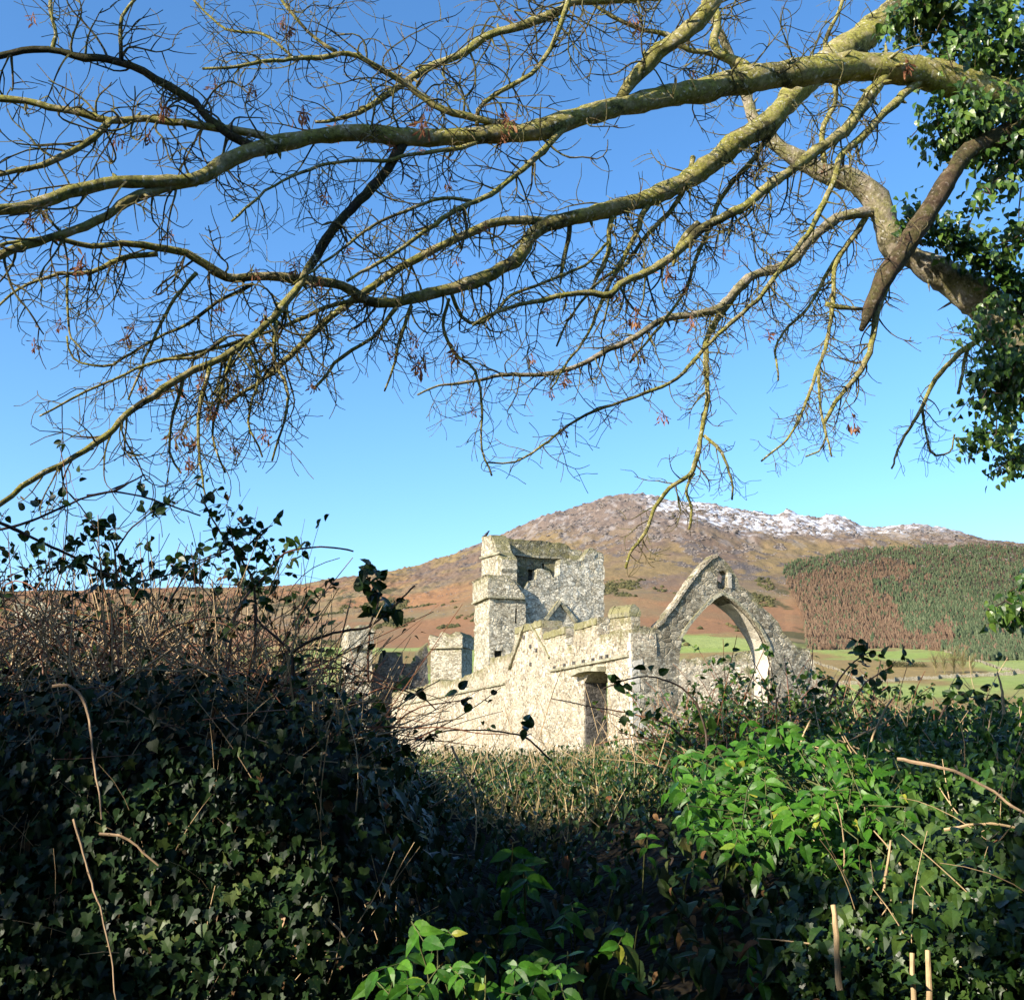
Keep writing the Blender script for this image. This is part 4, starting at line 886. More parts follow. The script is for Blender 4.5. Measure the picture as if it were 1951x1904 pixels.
 ([(1573, 333, 6), (1565, 250), (1590, 180), (1570, 90), (1600, 20), (1610, -20, 3)], 9.4, 9.2, 6, .2, .5, .4, .5, lean),
 ([(1905, 610, 7), (1864, 647, 6), (1830, 671), (1785, 720), (1757, 775), (1716, 844), (1699, 892, 2)], 10, 9.5, 5, .15, .4, .8, .3, lean),
 ([(1757, 775, 3), (1771, 861), (1809, 861), (1819, 827, 1.6)], 9.7, 9.7, 8, .1, .3, .8, .3, lean),
 ([(1845, 660, 4), (1837, 690, 4), (1826, 750, 3)], 9.9, 9.9, 3, .1, .3, .8, .3, lean),
]
twigsets = {}
for i, (pts, Y0, Y1, pm_, L0, L1, hang, up, tree) in enumerate(B):
    tr0 = 'a' if tree is ash else 'l'; best = None
    for q, arr in LIMBS:
        if q != tr0: continue
        dd = np.hypot(arr[:, 0] - pts[0][0], arr[:, 1] - pts[0][1]) / (arr[:, 3] + 7); kk = dd.argmin()
        if dd[kk] < 1.3 and (best is None or arr[kk, 3] > best[1]): best = (arr[kk, 2], arr[kk, 3])
    if best and pts[0][:2] != (2080, 130): Y1 += best[0] - Y0; Y0 = best[0]
    C = trace(pts, Y0, Y1)
    CS[pts[0][:2]] = C; LIMBS.append((tr0, np.array([(*proj(*c[:3]), c[1], c[3] / c[1] * HU) for c in C])))
    C[:, 3] *= .92; mb = MB(); big = C[:, 3].max() > .03
    tube(mb, C[:, :3], C[:, 3], 12 if big else 7, lump=.10 if big else .14)
    for q in range(int(len(C) * (.10 if big else .16))):       # spurs and knobs
        k = rnd.randrange(2, len(C) - 2); s = NR.normal(0, 1, 3); s /= np.linalg.norm(s); r = C[k, 3]
        l = rnd.uniform(.6, 1.2) * r + rnd.uniform(.005, .03)
        tube(mb, [C[k, :3] + s * r * .4, C[k, :3] + s * (r + l * .5), C[k, :3] + s * (r + l)], [min(r * .5, .02), min(r * .35, .012), .002], 5)
    limb = mb.build('limb', M['bark3'] if pts[0][:2] == (2080, 130) else M['dark_shade_bark'] if pts[0][:2] in ((780, 250), (490, 283)) else M['bark'] if tree is ash else M['bark2'] if i in (49,) or C[:, 3].max() > .05 else M['bark'], tree, smooth=True)  # two shadowed boughs get near-black bark, shade painted as colour
    if pm_:
        t = MB(); tree_twigs(t, C, pm_ * 2.1, L0, L1, hang, up, 1)
        if t.n: tag(t.build('twigs', M['twig'], limb), kind='stuff')
# trunks beyond the right edge
mb = MB(); tube(mb, crom([(5.6, 8.8, -.3, .5), (5.6, 8.7, 2, .42), (5.5, 8.6, 4, .38), (5.6, 8.5, 6.3, .33), (5.7, 8.5, 8, .28), (5.6, 8.3, 11, .2)], .2)[:, :3], np.linspace(.45, .2, len(crom([(5.6, 8.8, -.3, .5), (5.6, 8.7, 2, .42), (5.5, 8.6, 4, .38), (5.6, 8.5, 6.3, .33), (5.7, 8.5, 8, .28), (5.6, 8.3, 11, .2)], .2))), 14, lump=.06); mb.build('trunk', M['bark'], ash, smooth=True)
e0 = at(2060, 830, 10.5)
TR = crom([(6.2, 11, -.3), (6.1, 10.9, 1.5), (5.8, 10.7, 3), tuple(e0), tuple(at(2010, 735, 10.45))], .2); mb = MB(); tube(mb, TR, np.linspace(.34, .25, len(TR)), 14, lump=.06); mb.build('trunk', M['bark2'], lean, smooth=True)
# hanging bunches of dead keys
def keys_mesh(seed):
    mb = MB(); n = 16; P = np.zeros((n, 3)); P[:, 2] = -NR.uniform(0, .05, n); P[:, :2] = NR.normal(0, .012, (n, 2))
    tip = np.tile([0, 0, -1.], (n, 1)) + NR.normal(0, .35, (n, 3))
    tp = leaf_tpl([(0, 0), (.07, .3), (.13, .7), (0, 1.), (-.13, .7), (-.07, .3)], .3, .2)
    scatter(mb, tp, P, NR.normal(0, 1, (n, 3)), NR.uniform(.03, .055, n), tip)
    for k in range(6): tube(mb, [(0, 0, .02), P[k] * .5, P[k]], [.0012] * 3, 3)
    return mb
protos = []
tp_ = [p for p in TIPS if p[1] < 9.3 and 0 < proj(*p)[0] < 1800 and 0 < proj(*p)[1] < 900]; rnd.shuffle(tp_)
for k in range(95):
    p = tp_[k]
    if k < 5:
        o = keys_mesh(k).build('seed_cluster', M['key'], ash, org=None); protos.append(o)
        # move the mesh origin to the bunch itself
        me = o.data; off = ORG[ash.name]; me.transform(Matrix.Translation(off)); o.location = Vector(p) - off
    else:
        o = protos[k % 5].copy(); S.collection.objects.link(o); o.parent = ash; o.location = Vector(p) - ORG[ash.name]
    o.scale = (1, 1, 1) if k % 4 else (1.6, 1.6, 1.7); o.rotation_euler = (rnd.uniform(-.3, .3), rnd.uniform(-.3, .3), rnd.uniform(0, 6))

# ------------------------------------------------------------------ ivy on the trees
def ivy_blob(mb, stems, u, v, ru, rv, n, Y=7.2, dep=.55, s0=.05, s1=.085):
    c = at(u, v, Y); k = Y / HU
    D = NR.normal(0, 1, (n, 3)); D /= np.linalg.norm(D, axis=1)[:, None]; rr = NR.uniform(0, 1, n) ** .45
    rag = 1 + .35 * fbm(D[:, 0] * 2.2 + u, D[:, 2] * 2.2 + v, 3, 4)
    P = np.array(c) + D * (rr * rag)[:, None] * np.array([ru * k, dep, rv * k])
    keep = (fbm(P[:, 0] * 3 + P[:, 1], P[:, 2] * 3, 3, 8) > -.05) | (NR.uniform(0, 1, len(P)) < .08)
    P, D = P[keep], D[keep]
    scatter(mb, IVYA, P, D * .6 + np.array([-.3, -.6, .5]), NR.uniform(s0, s1, len(P)), np.tile([0, -.2, -1.], (len(P), 1)), tilt=.55)
    for q in range(4):
        a = P[rnd.randrange(len(P))]; b = P[rnd.randrange(len(P))]; tube(stems, [a, (a + b) / 2 + NR.normal(0, .05, 3), b], [.006, .005, .003], 4)
mb = MB(); st = MB()
for (u, v, ru, rv, n) in [(1860, 20, 190, 55, 1500), (1760, 10, 60, 30, 260), (1720, 30, 50, 25, 120), (1800, 140, 60, 60, 260), (1790, 220, 45, 50, 160), (1915, 110, 100, 80, 900), (1840, 95, 60, 60, 260), (1870, 235, 75, 50, 480), (1945, 270, 60, 110, 650), (1830, 255, 60, 55, 300), (1905, 330, 75, 65, 500), (1880, 400, 60, 50, 260), (1940, 420, 50, 70, 350), (1948, 480, 30, 30, 60)]: ivy_blob(mb, st, u, v, ru, rv, n, 7.9)
iv = mb.build('ivy', M['ivytree'], org=(4.4, 8, .2)); tag(iv, 'thick glossy green ivy hanging around the top right corner on the mossy bough', 'ivy'); st.build('ivy_stems', M['cane_dark'], iv)
mb = MB(); st = MB()
for (u, v, ru, rv, n) in [(1950, 600, 40, 40, 120), (1935, 680, 60, 80, 520), (1905, 700, 55, 60, 240), (1930, 765, 65, 60, 420), (1855, 770, 48, 34, 320), (1880, 620, 50, 60, 300), (1870, 830, 40, 40, 180), (1890, 720, 40, 60, 240), (1940, 885, 45, 45, 240), (1945, 845, 20, 60, 60)]: ivy_blob(mb, st, u, v, ru, rv, n, 9.4, .5)
tr_ = crom([at(1705, 445, 9.8), at(1745, 470, 9.8), at(1800, 500, 9.9), at(1856, 535, 10), at(1920, 600, 10.2), at(1990, 680, 10.4)], .03)
P = np.repeat(tr_, 26, 0) + NR.normal(0, 1, (len(tr_) * 26, 3)) * np.array([.09, .10, .09]) + np.array([.07, -.2, .13])
scatter(mb, IVYA, P, np.tile([-.3, -.5, .7], (len(P), 1)), NR.uniform(.05, .09, len(P)), np.tile([.2, -.3, -1.], (len(P), 1)), tilt=.6)
iv = mb.build('ivy', M['ivytree'], org=(5.6, 10.6, .2)); tag(iv, 'ivy leaves crowding the top of the pale leaning trunk at the right edge', 'ivy'); st.build('ivy_stems', M['cane_dark'], iv)
mb = MB(); st = MB(); ivy_blob(mb, st, 1925, 1165, 45, 35, 120, 7.5, .3); ivy_blob(mb, st, 1950, 1120, 20, 50, 40, 7.5, .2)
iv = mb.build('ivy', M['ivytree']); tag(iv, 'small dark ivy sprig poking in at the right edge before the conifer wood', 'ivy'); st.build('ivy_stems', M['cane_dark'], iv)

# ------------------------------------------------------------------ near ground cover
def surf_pts(n, u0, u1, v0, v1, ylo=3.0, yhi=16., poly=None):
    u = NR.uniform(u0, u1, n); v = NR.uniform(v0, v1, n)
    ys = np.exp(np.linspace(math.log(ylo), math.log(yhi), 90))
    a, b = u - CU, CV - v; dy = FPX * cp - b * sp; dz = FPX * sp + b * cp
    x = (a / dy)[:, None] * ys[None]; z = EYE + (dz / dy)[:, None] * ys[None]
    g = zsurf(x, np.broadcast_to(ys[None], x.shape)); hit = g > z; k = hit.argmax(1); ok = hit.any(1) & (k > 0)
    i = np.arange(n)[ok]; k = k[ok]; P = np.stack([x[i, k], ys[k], g[i, k]], -1); return with_normals(P)
def with_normals(P):
    e = .03; x, y = P[:, 0], P[:, 1]
    dx = (zsurf(x + e, y) - zsurf(x - e, y)) / (2 * e); dy = (zsurf(x, y + e) - zsurf(x, y - e)) / (2 * e)
    Nn = np.stack([-dx, -dy, np.ones_like(dx)], -1); Nn /= np.linalg.norm(Nn, axis=1)[:, None]; return P, Nn
def flat_pts(n, x0, x1, y0, y1):
    x = NR.uniform(x0, x1, n); y = NR.uniform(y0, y1, n); return with_normals(np.stack([x, y, zsurf(x, y)], -1))
def cover(mb, tpl, PN, s0, s1, lift, tilt=.55, down=True, clump=0):
    P, Nn = PN
    if clump:
        k = fbm(P[:, 0] * clump, P[:, 2] * clump + P[:, 1] * clump, 3, 61) > NR.uniform(-.5, .3, len(P)); P, Nn = P[k], Nn[k]
    P = P + Nn * NR.uniform(0, lift, len(P))[:, None]
    tip = np.tile([0, -.3, -1.], (len(P), 1)) if down else None
    scatter(mb, tpl, P, Nn + np.array([-.15, -.35, .25]), NR.uniform(s0, s1, len(P)), tip, tilt=tilt)
IVYR = leaf_tpl([(0, 0), (.25, -.05), (.42, .12), (.40, .38), (.2, .6), (0, .95), (-.2, .6), (-.40, .38), (-.42, .12), (-.25, -.05)], .25, .2)
mb = MB()
cover(mb, IVYR, surf_pts(2500, -250, 760, 1350, 2000, 3, 5.5), .02, .06, .3, .8)
cover(mb, IVY, surf_pts(2500, -250, 760, 1350, 2000, 3, 5.5), .02, .04, .3, .8)
cover(mb, IVY, surf_pts(2700, -250, 760, 1350, 2000, 3, 5.5), .028, .055, .30, .7)
cover(mb, IVY, flat_pts(2500, -2.6, -.5, 3.6, 6), .04, .07, .25)
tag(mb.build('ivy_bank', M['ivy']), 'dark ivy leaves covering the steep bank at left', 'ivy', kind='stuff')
mb = MB()
cover(mb, OVATE, surf_pts(3600, 640, 1620, 1440, 2000, 3, 14), .03, .065, .35, .8, clump=1.2)
cover(mb, ELDER, surf_pts(260, 760, 1560, 1560, 1960, 3, 8), .08, .13, .3, .6)
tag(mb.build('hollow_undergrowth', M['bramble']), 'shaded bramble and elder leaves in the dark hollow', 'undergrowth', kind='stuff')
mb = MB()
cover(mb, IVY, surf_pts(4600, 1540, 2150, 1600, 2000, 3, 6), .022, .046, .28, .7)
cover(mb, OVATE, surf_pts(2500, 1500, 2150, 1440, 1950, 3, 7), .05, .08, .3)
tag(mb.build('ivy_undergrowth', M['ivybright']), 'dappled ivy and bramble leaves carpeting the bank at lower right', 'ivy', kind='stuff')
mb = MB()
cover(mb, OVATE, surf_pts(6000, 1520, 2150, 1340, 1640, 3.6, 11), .025, .055, .34, .8)
cover(mb, OVATE, flat_pts(7000, 1.2, 4.8, 4.2, 9.5), .03, .06, .36, .8)
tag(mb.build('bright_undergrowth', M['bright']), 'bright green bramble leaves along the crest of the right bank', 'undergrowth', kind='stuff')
mb = MB()
cover(mb, SMALL, surf_pts(15000, 560, 1560, 1440, 1570, 5, 14), .03, .06, .3, .9)
cover(mb, SMALL, flat_pts(5000, -3.5, 3.5, 6, 13), .03, .06, .3, .9)
tag(mb.build('leafy_scrub', M['ivybright']), 'fine green scrub leaves in front of the abbey wall', 'undergrowth', kind='stuff')
# dry grass and broken stalks
BL = leaf_tpl([(0, 0), (.022, .1), (.016, .6), (0, 1.), (-.016, .6), (-.022, .1)], .2, .35)
def grassy(mb, PN, l0, l1, lean=.35):
    P, Nn = PN; n = len(P); tip = np.tile([0, 0, 1.], (n, 1)) + NR.normal(0, lean, (n, 3))
    scatter(mb, BL, P, NR.normal(0, 1, (n, 3)) + np.array([0, -1, 0]), NR.uniform(l0, l1, n), tip, tilt=.2)
mb = MB()
grassy(mb, flat_pts(6500, -2.5, 2.6, 8, 15), .14, .38); grassy(mb, surf_pts(3000, 600, 1300, 1425, 1500, 6, 16), .12, .3)
grassy(mb, flat_pts(500, -3.2, -.6, 4.3, 7), .15, .4, .6); grassy(mb, flat_pts(6000, -8, 6, 15, 26), .2, .5)
tag(mb.build('dry_grass', M['grass']), 'pale dry winter grass at the foot of the abbey wall and on the left bank', 'grass', kind='stuff')
mb = MB()
cover(mb, OVATE, surf_pts(380, -100, 2000, 1400, 1950, 3, 10), .03, .055, .2, .9)
tag(mb.build('leaf_litter', M['litter']), 'curled brown dead leaves caught in the undergrowth', 'leaves', kind='stuff')

# ------------------------------------------------------------------ brambles, stalks and stems
def stick(mb, p, d, L, r, bend=.1, sides=4):
    d = np.asarray(d, float); d /= np.linalg.norm(d); n = max(3, int(L / .07)); P = [np.array(p, float)]; w = NR.normal(0, bend, 3)
    for k in range(n): d = d + w / n + NR.normal(0, .02, 3); d /= np.linalg.norm(d); P.append(P[-1] + d * L / n)
    tube(mb, P, np.linspace(r, r * .55, len(P)), sides); return np.array(P)
def thicket(name, mat, n, x0, x1, y0, y1, z0, z1, L, r, dirs, label, cat, bend=.5, leafmb=None, leafn=0, ltpl=OVATE, ls=(.035, .065), zf=None, foot=None):
    mb = MB()
    for k in range(n):
        x, y = rnd.uniform(x0, x1), rnd.uniform(y0, y1); g = zs(x, y); zt_ = z1 if zf is None else zf(x, y)
        z = g + (zt_ - g) * rnd.random() ** 1.3 * .8 if z0 is None else rnd.uniform(z0, zt_)
        d = np.array([rnd.gauss(0, dirs[0]), rnd.gauss(0, dirs[0]), rnd.gauss(dirs[1], dirs[2])])
        P = stick(mb, (x, y, z), d, rnd.uniform(*L), rnd.uniform(*r), bend)
        if leafmb is not None:
            for q in range(leafn):
                p = P[rnd.randrange(1, len(P))]
                scatter(leafmb, ltpl, p + NR.normal(0, .02, (3, 3)), np.tile([-.2, -.6, .6], (3, 1)), NR.uniform(ls[0], ls[1], 3), NR.normal(0, .7, (3, 3)) + np.array([0, 0, -.3]), tilt=.6)
    return mb
# tangle on top of the left bank
zleft = lambda x, y: EYE + (1420 - np.interp(CU + HU * x / y, [0, 300, 540, 600, 720, 800], [1150, 1190, 1260, 1390, 1430, 1440])) / HU * y
mb = thicket('', 'stalk', 1500, -3.0, -.65, 4.3, 7.2, None, 0, (.15, .7), (.002, .0048), (.7, .8, .7), '', '', .15, zf=zleft)
tag(mb.build('dry_stalks', M['stalk']), 'tangle of pale tan dead stalks standing on the left bank', 'stalks', kind='stuff')
lm = MB(); mb = thicket('', 'cane', 480, -3.0, -.6, 4.4, 7.4, None, 0, (.4, 1.0), (.0018, .004), (.9, .5, .7), '', '', .9, lm, 1, ls=(.025, .045), zf=zleft)
for k in range(120):
    x, y = rnd.uniform(-2.9, -.8), rnd.uniform(4.5, 6.8); g = zs(x, y); w_ = rnd.uniform(-.7, .7); h_ = (zleft(x, y) - g) * rnd.uniform(.7, 1.15); yy = rnd.uniform(-.3, .3)
    P_ = crom([(x, y, g), (x + w_ * .2, y + yy * .3, g + h_ * .8), (x + w_ * .7, y + yy * .7, g + h_), (x + w_ * 1.3, y + yy, g + h_ * .6)], .05); tube(mb, P_ + NR.normal(0, .003, P_.shape), np.linspace(.0048, .0018, len(P_)), 5)
o = tag(mb.build('bramble_tangle', M['cane']), 'reddish bramble canes with small dark leaves tangled above the left bank', 'brambles', kind='stuff'); lm.build('bramble_leaves', M['bramble'], o)
# leafy tops against the sky
ztop = lambda x, y: EYE + (1420 - np.interp(CU + HU * x / y, [0, 200, 420, 540, 600], [1040, 1080, 1040, 1110, 1260])) / HU * y
lm = MB(); mb = thicket('', 'cane_dark', 130, -2.9, -1.0, 4.8, 6.6, 1.8, 0, (.25, .6), (.0015, .003), (.7, .8, .5), '', '', .9, lm, 3, OVATE, (.028, .052), zf=ztop)
o = tag(mb.build('bramble_tops', M['cane_dark']), 'dark leafy bramble tops silhouetted against the pale sky at left', 'brambles', kind='stuff'); lm.build('bramble_leaves', M['bramble'], o)
# right thickets
zr1 = lambda x, y: EYE + (1420 - np.interp(CU + HU * x / y, [1120, 1200, 1300, 1400, 1560, 1620], [1480, 1430, 1375, 1365, 1370, 1430])) / HU * y
lm = MB(); mb = thicket('', 'cane', 520, 1.25, 3.1, 8.0, 10.6, None, 0, (.3, .9), (.003, .006), (.8, .8, .6), '', '', .8, lm, 5, OVATE, (.03, .06), zf=zr1)
o = tag(mb.build('bramble_thicket', M['cane']), 'leafy bramble thicket rising in front of the pointed arch', 'brambles', kind='stuff'); lm.build('bramble_leaves', M['ivytree'], o)
zr2 = lambda x, y: EYE + (1420 - np.interp(CU + HU * x / y, [1500, 1600, 1700, 1800, 1951, 2200], [1410, 1400, 1400, 1390, 1365, 1360])) / HU * y
lm = MB(); mb = thicket('', 'cane', 420, 1.8, 5.0, 5.6, 9.2, None, 0, (.15, .45), (.003, .006), (.9, .7, .6), '', '', .8, lm, 5, OVATE, (.03, .055), zf=zr2)
o = tag(mb.build('bramble_thicket', M['stalk']), 'low bramble thicket with tan canes along the right hand skyline below the fields', 'brambles', kind='stuff'); lm.build('bramble_leaves', M['bright'], o)
mb = thicket('', 'stalk', 420, -2.2, 3.4, 6.5, 13.5, None, 2.0, (.15, .6), (.002, .005), (.6, 1, .5), '', '', .3)
tag(mb.build('dead_stems', M['stalk']), 'broken pale dead stems standing in the grass before the abbey', 'stalks', kind='stuff')
lm = MB(); mb = MB()
P, Nn = surf_pts(170, -100, 760, 1400, 1950, 3, 5.5)
for p, nn in zip(P, Nn): stick(mb, p + nn * .12, NR.normal(0, .5, 3) + np.array([0, 0, rnd.choice([-1, 1, 1])]), rnd.uniform(.1, .5), rnd.uniform(.001, .0028), .6)
P, Nn = surf_pts(60, 1600, 2000, 1500, 1950, 3, 7)
for p, nn in zip(P, Nn): stick(mb, p + nn * .16, NR.normal(0, .6, 3) + np.array([0, 0, 1]), rnd.uniform(.1, .45), rnd.uniform(.0018, .004), .5)
tag(mb.build('thin_stems', M['stalk']), 'thin dry stems threading through the ivy of both banks', 'stalks', kind='stuff')

def stem(pts, Y0, Y1, r, label, mat='cane', leaves=0, ls=(.034, .056), tpl=OVATE, lmat='ivybright', name='bramble_stem', cat='bramble stem', group='single arching bramble stems', thorns=True):
    r *= .68; C = trace([(*p[:2], r * 1.0) if i == 0 else (*p[:2], r * .55) if i == len(pts) - 1 else p for i, p in enumerate(pts)], Y0, Y1, .025)
    mb = MB(); tube(mb, C[:, :3], C[:, 3], 6, lump=.12)
    if thorns:
        for k in range(1, len(C) - 1):
            if rnd.random() < .5: s = NR.normal(0, 1, 3); s /= np.linalg.norm(s); tube(mb, [C[k, :3], C[k, :3] + s * (C[k, 3] + .006)], [.0018, .0004], 3)
    o = tag(mb.build(name, M[mat], org=C[0, :3]), label, cat, group)
    if leaves:
        lm = MB()
        for q in range(leaves):
            p = C[rnd.randrange(len(C) // 6, len(C)), :3]; d = NR.normal(0, 1, 3) * np.array([.6, .6, .6]) + np.array([0, 0, .4]); e = p + d / np.linalg.norm(d) * rnd.uniform(.02, .09)
            tube(lm, [p, e], [.0016, .001], 3)
            scatter(lm, tpl, e + NR.normal(0, .014, (3, 3)), np.tile([-.1, -.8, .3], (3, 1)), NR.uniform(*ls, 3), NR.normal(0, .9, (3, 3)), tilt=.6)
        lm.build('leaves', M[lmat], o)
stem([(-20, 1012), (50, 996), (119, 967), (173, 946), (216, 938), (270, 946), (324, 964), (382, 982)], 4.6, 5, 4, 'long dark stem arching across the sky above the left bank with a leafy tip', 'cane_dark', 5)
stem([(166, 944), (216, 935), (245, 920), (272, 906)], 4.8, 4.8, 4, 'short bare side shoot pointing up right from the dark arching stem', 'cane_dark')
stem([(-10, 990), (72, 1032), (126, 1054), (198, 1090), (260, 1130)], 4.5, 4.7, 5, 'dark stem sloping down from the left edge with big ragged leaves', 'cane_dark', 10, (.045, .07))
stem([(222, 1130), (218, 1050), (205, 1025), (180, 1005), (160, 980)], 4.9, 4.9, 3, 'upright forked shoot with leaves left of centre of the left thicket', 'cane_dark', 7)
stem([(216, 1052), (235, 1025), (252, 1003), (275, 985), (294, 972)], 4.9, 4.9, 3, 'thin shoot branching right to a curled leafy tip against the sky', 'cane_dark', 6)
stem([(324, 1144), (360, 1085), (400, 1065), (436, 1047)], 4.9, 5, 3, 'slender stem rising to the right towards the tallest leafy clump', 'cane_dark', 4)
stem([(486, 1250), (486, 1119), (470, 1080), (447, 1047), (410, 1000), (390, 960), (383, 940)], 5, 5, 4.5, 'tall stem leaning left with the topmost leafy clump', 'cane_dark', 18, (.034, .056))
stem([(450, 1060), (480, 1030), (500, 1010), (520, 1000)], 5, 5, 3, 'leafy spray to the right of the topmost clump', 'cane_dark', 12, (.034, .056))
stem([(560, 1400), (562, 1353), (560, 1290), (555, 1241), (522, 1209), (490, 1180), (484, 1150)], 4.7, 4.7, 6, 'thick dark upright stem forking left beside the far stone turret', 'cane_dark', 5)
stem([(555, 1243), (580, 1225), (612, 1212), (660, 1200), (703, 1193), (751, 1154), (790, 1115)], 4.7, 4.9, 5, 'dark branch reaching right across the left turret to a thorny tip', 'cane_dark', 3)
stem([(703, 1193), (720, 1150), (712, 1120), (690, 1080)], 4.85, 4.85, 3, 'leafy twig standing up from the branch across the left turret', 'cane_dark', 12, (.05, .08))
stem([(432, 1290), (440, 1220), (450, 1173), (475, 1130), (504, 1097), (540, 1054), (575, 1045), (612, 1043), (650, 1045), (673, 1050)], 4.8, 5, 4, 'orange brown cane rising from the stalks and bending right over the hill slope', 'cane', 9)
stem([(250, 1112), (330, 1092), (400, 1060), (440, 1045)], 4.9, 5, 3, 'low stem crossing left to right through the left leafy crowd', 'cane_dark', 8)
stem([(702, 1300), (700, 1260), (704, 1210), (706, 1185)], 5.2, 5.2, 4, 'straight reddish dead stalk standing before the left turret', 'cane', 0, thorns=False)
stem([(100, 1305), (130, 1305), (155, 1330), (168, 1370), (173, 1420), (180, 1465), (190, 1510), (194, 1560)], 3.75, 3.5, 4.2, 'thick thorny pale pink cane hooped over at far left', 'palecane')
stem([(140, 1560), (155, 1610), (175, 1680), (200, 1760), (215, 1840), (222, 1910)], 3.4, 3.3, 3.4, 'pale thorny stem running down the ivy at lower left', 'palecane')
stem([(190, 1587), (230, 1590), (262, 1610), (302, 1648)], 3.5, 3.5, 4, 'tan stem curving right from the tuft of stalks on the ivy bank', 'palecane')
stem([(610, 1733), (650, 1775), (668, 1800), (660, 1822), (630, 1828), (600, 1820)], 3.7, 3.6, 3.4, 'thin curled tendril looping at the right side of the ivy bank', 'stalk', thorns=False)
stem([(860, 1420), (885, 1475), (905, 1530), (908, 1580), (904, 1618)], 5.0, 4.8, 3.2, 'single pale thin stem hanging down over the dark hollow', 'stalk', thorns=False)
stem([(1050, 1449), (1003, 1406), (960, 1395), (913, 1391), (841, 1395), (787, 1427), (740, 1450)], 5.6, 5.4, 3, 'dark thin cane arching low in front of the sunlit abbey wall', 'cane_dark', 2, (.05, .07))
stem([(700, 1440), (760, 1370), (800, 1345), (860, 1335), (900, 1330)], 5.2, 5.4, 3, 'red brown cane curving across the left end of the abbey wall', 'cane', 3, (.05, .07))
stem([(640, 1380), (690, 1330), (740, 1310), (800, 1325), (830, 1350)], 5.1, 5.2, 3.4, 'reddish arch of cane below the two far turrets', 'cane', 3, (.05, .07))
stem([(1347, 1460), (1345, 1398), (1333, 1359), (1319, 1331), (1287, 1304), (1241, 1288), (1196, 1292), (1150, 1311)], 6.2, 6.2, 3.6, 'dark cane arching left in front of the abbey corner with leaves along it', 'cane_dark', 5, (.05, .08))
stem([(1320, 1420), (1270, 1380), (1200, 1360), (1120, 1345), (1050, 1330)], 6.4, 6.3, 2.8, 'thin red cane trailing left across the abbey doorway', 'cane', 4, (.04, .06))
stem([(1640, 1470), (1655, 1420), (1680, 1365), (1700, 1330)], 6, 6, 4, 'straight tan stalk leaning right above the bright green bushes', 'stalk', 0, thorns=False)
stem([(1520, 1440), (1530, 1400), (1545, 1370)], 6.5, 6.5, 4, 'short pale forked dead stalk at the right end of the arch thicket', 'stalk', 0, thorns=False)
stem([(1580, 1340), (1590, 1310), (1610, 1280), (1640, 1250), (1665, 1240)], 6.5, 6.6, 3, 'leafy bramble tip standing up against the green field right of the gable', 'cane', 10, (.05, .075))
stem([(1620, 1345), (1650, 1300), (1690, 1275), (1705, 1260)], 6.5, 6.6, 2.5, 'thin twiggy shoot crossing the field beside the leafy bramble tip', 'cane', 3, (.04, .06))
stem([(1790, 1370), (1810, 1335), (1850, 1318), (1890, 1325)], 6.5, 6.6, 2.5, 'low arching leafy twig against the far green field', 'cane_dark', 7, (.05, .07))
stem([(1912, 1360), (1908, 1310), (1900, 1280)], 6.4, 6.4, 4, 'pale stalk standing up at the far right of the skyline', 'stalk', 2, thorns=False)
stem([(1710, 1445), (1760, 1455), (1820, 1470), (1880, 1500), (1930, 1535), (1990, 1570)], 4.4, 4.0, 5, 'long tan cane sweeping down to the right edge above the ivy', 'palecane')
stem([(1800, 1580), (1860, 1570), (1920, 1572), (1990, 1590)], 4.2, 4.1, 4, 'reddish cane lying level at the right edge below the sweeping cane', 'stalk')
stem([(1700, 1700), (1780, 1670), (1850, 1630), (1900, 1600)], 4.1, 4.2, 3, 'thin brown stem slanting up to the right over the ivy', 'cane')
stem([(1680, 1720), (1690, 1650), (1697, 1600)], 4.0, 4.0, 5, 'dead twig fork standing in the shade below the elder leaves', 'stalk', thorns=False)
stem([(1830, 1770), (1850, 1830), (1870, 1880)], 3.8, 3.7, 8, 'broken rusty brown branch slanting through the right bank ivy', 'cane', thorns=False)
# cut sticks
def cut_stick(u0, v0, u1, v1, Y, r, label):
    a, b = at(u0, v0, Y), at(u1, v1, Y - .05); mb = MB(); P = np.array([a * (1 - f) + b * f for f in np.linspace(0, 1, 9)]) + NR.normal(0, .0012, (9, 3)); tube(mb, P, np.linspace(r * .8, r, 9), 9, lump=.08)
    tag(mb.build('cut_stick', M['stalk']), label, 'cut stick', 'cut sticks on the right bank')
cut_stick(1588, 1722, 1600, 1885, 3.5, .0095, 'tallest pale cut stick standing in the ivy, leftmost of the three')
cut_stick(1737, 1817, 1742, 1960, 3.4, .0085, 'middle one of the three cut sticks at the bottom right')
cut_stick(1769, 1811, 1772, 1960, 3.4, .0095, 'thick brown cut stick, rightmost of the three at the bottom')

# ------------------------------------------------------------------ compound-leaved bushes
def compound(lm, sm, tipw, base, size, droop=(0, -.5, -.6)):
    tipw = np.array(tipw); d = np.array(droop) + NR.normal(0, .35, 3); d /= np.linalg.norm(d); L = size * 2.3
    a = tipw - d * L * .45; b = tipw + d * L * .4
    tube(sm, [base, (np.array(base) + a) / 2 + np.array([0, 0, .05]), a, b], [.004, .003, .002, .0012], 4)
    side = np.cross(d, (0, -.6, .8)); side /= np.linalg.norm(side)
    nrm = np.array([-.25, -.55, .75]) + NR.normal(0, .15, 3); P = []; T = []
    for f, s in ((.15, -1), (.15, 1), (.6, -1), (.6, 1)): P.append(a + (b - a) * f); T.append(side * s + d * .55)
    P.append(b - d * size * .1); T.append(d)
    scatter(lm, ELDER, P, np.tile(nrm, (5, 1)), size * NR.uniform(.8, 1.15, 5), T, tilt=.22)
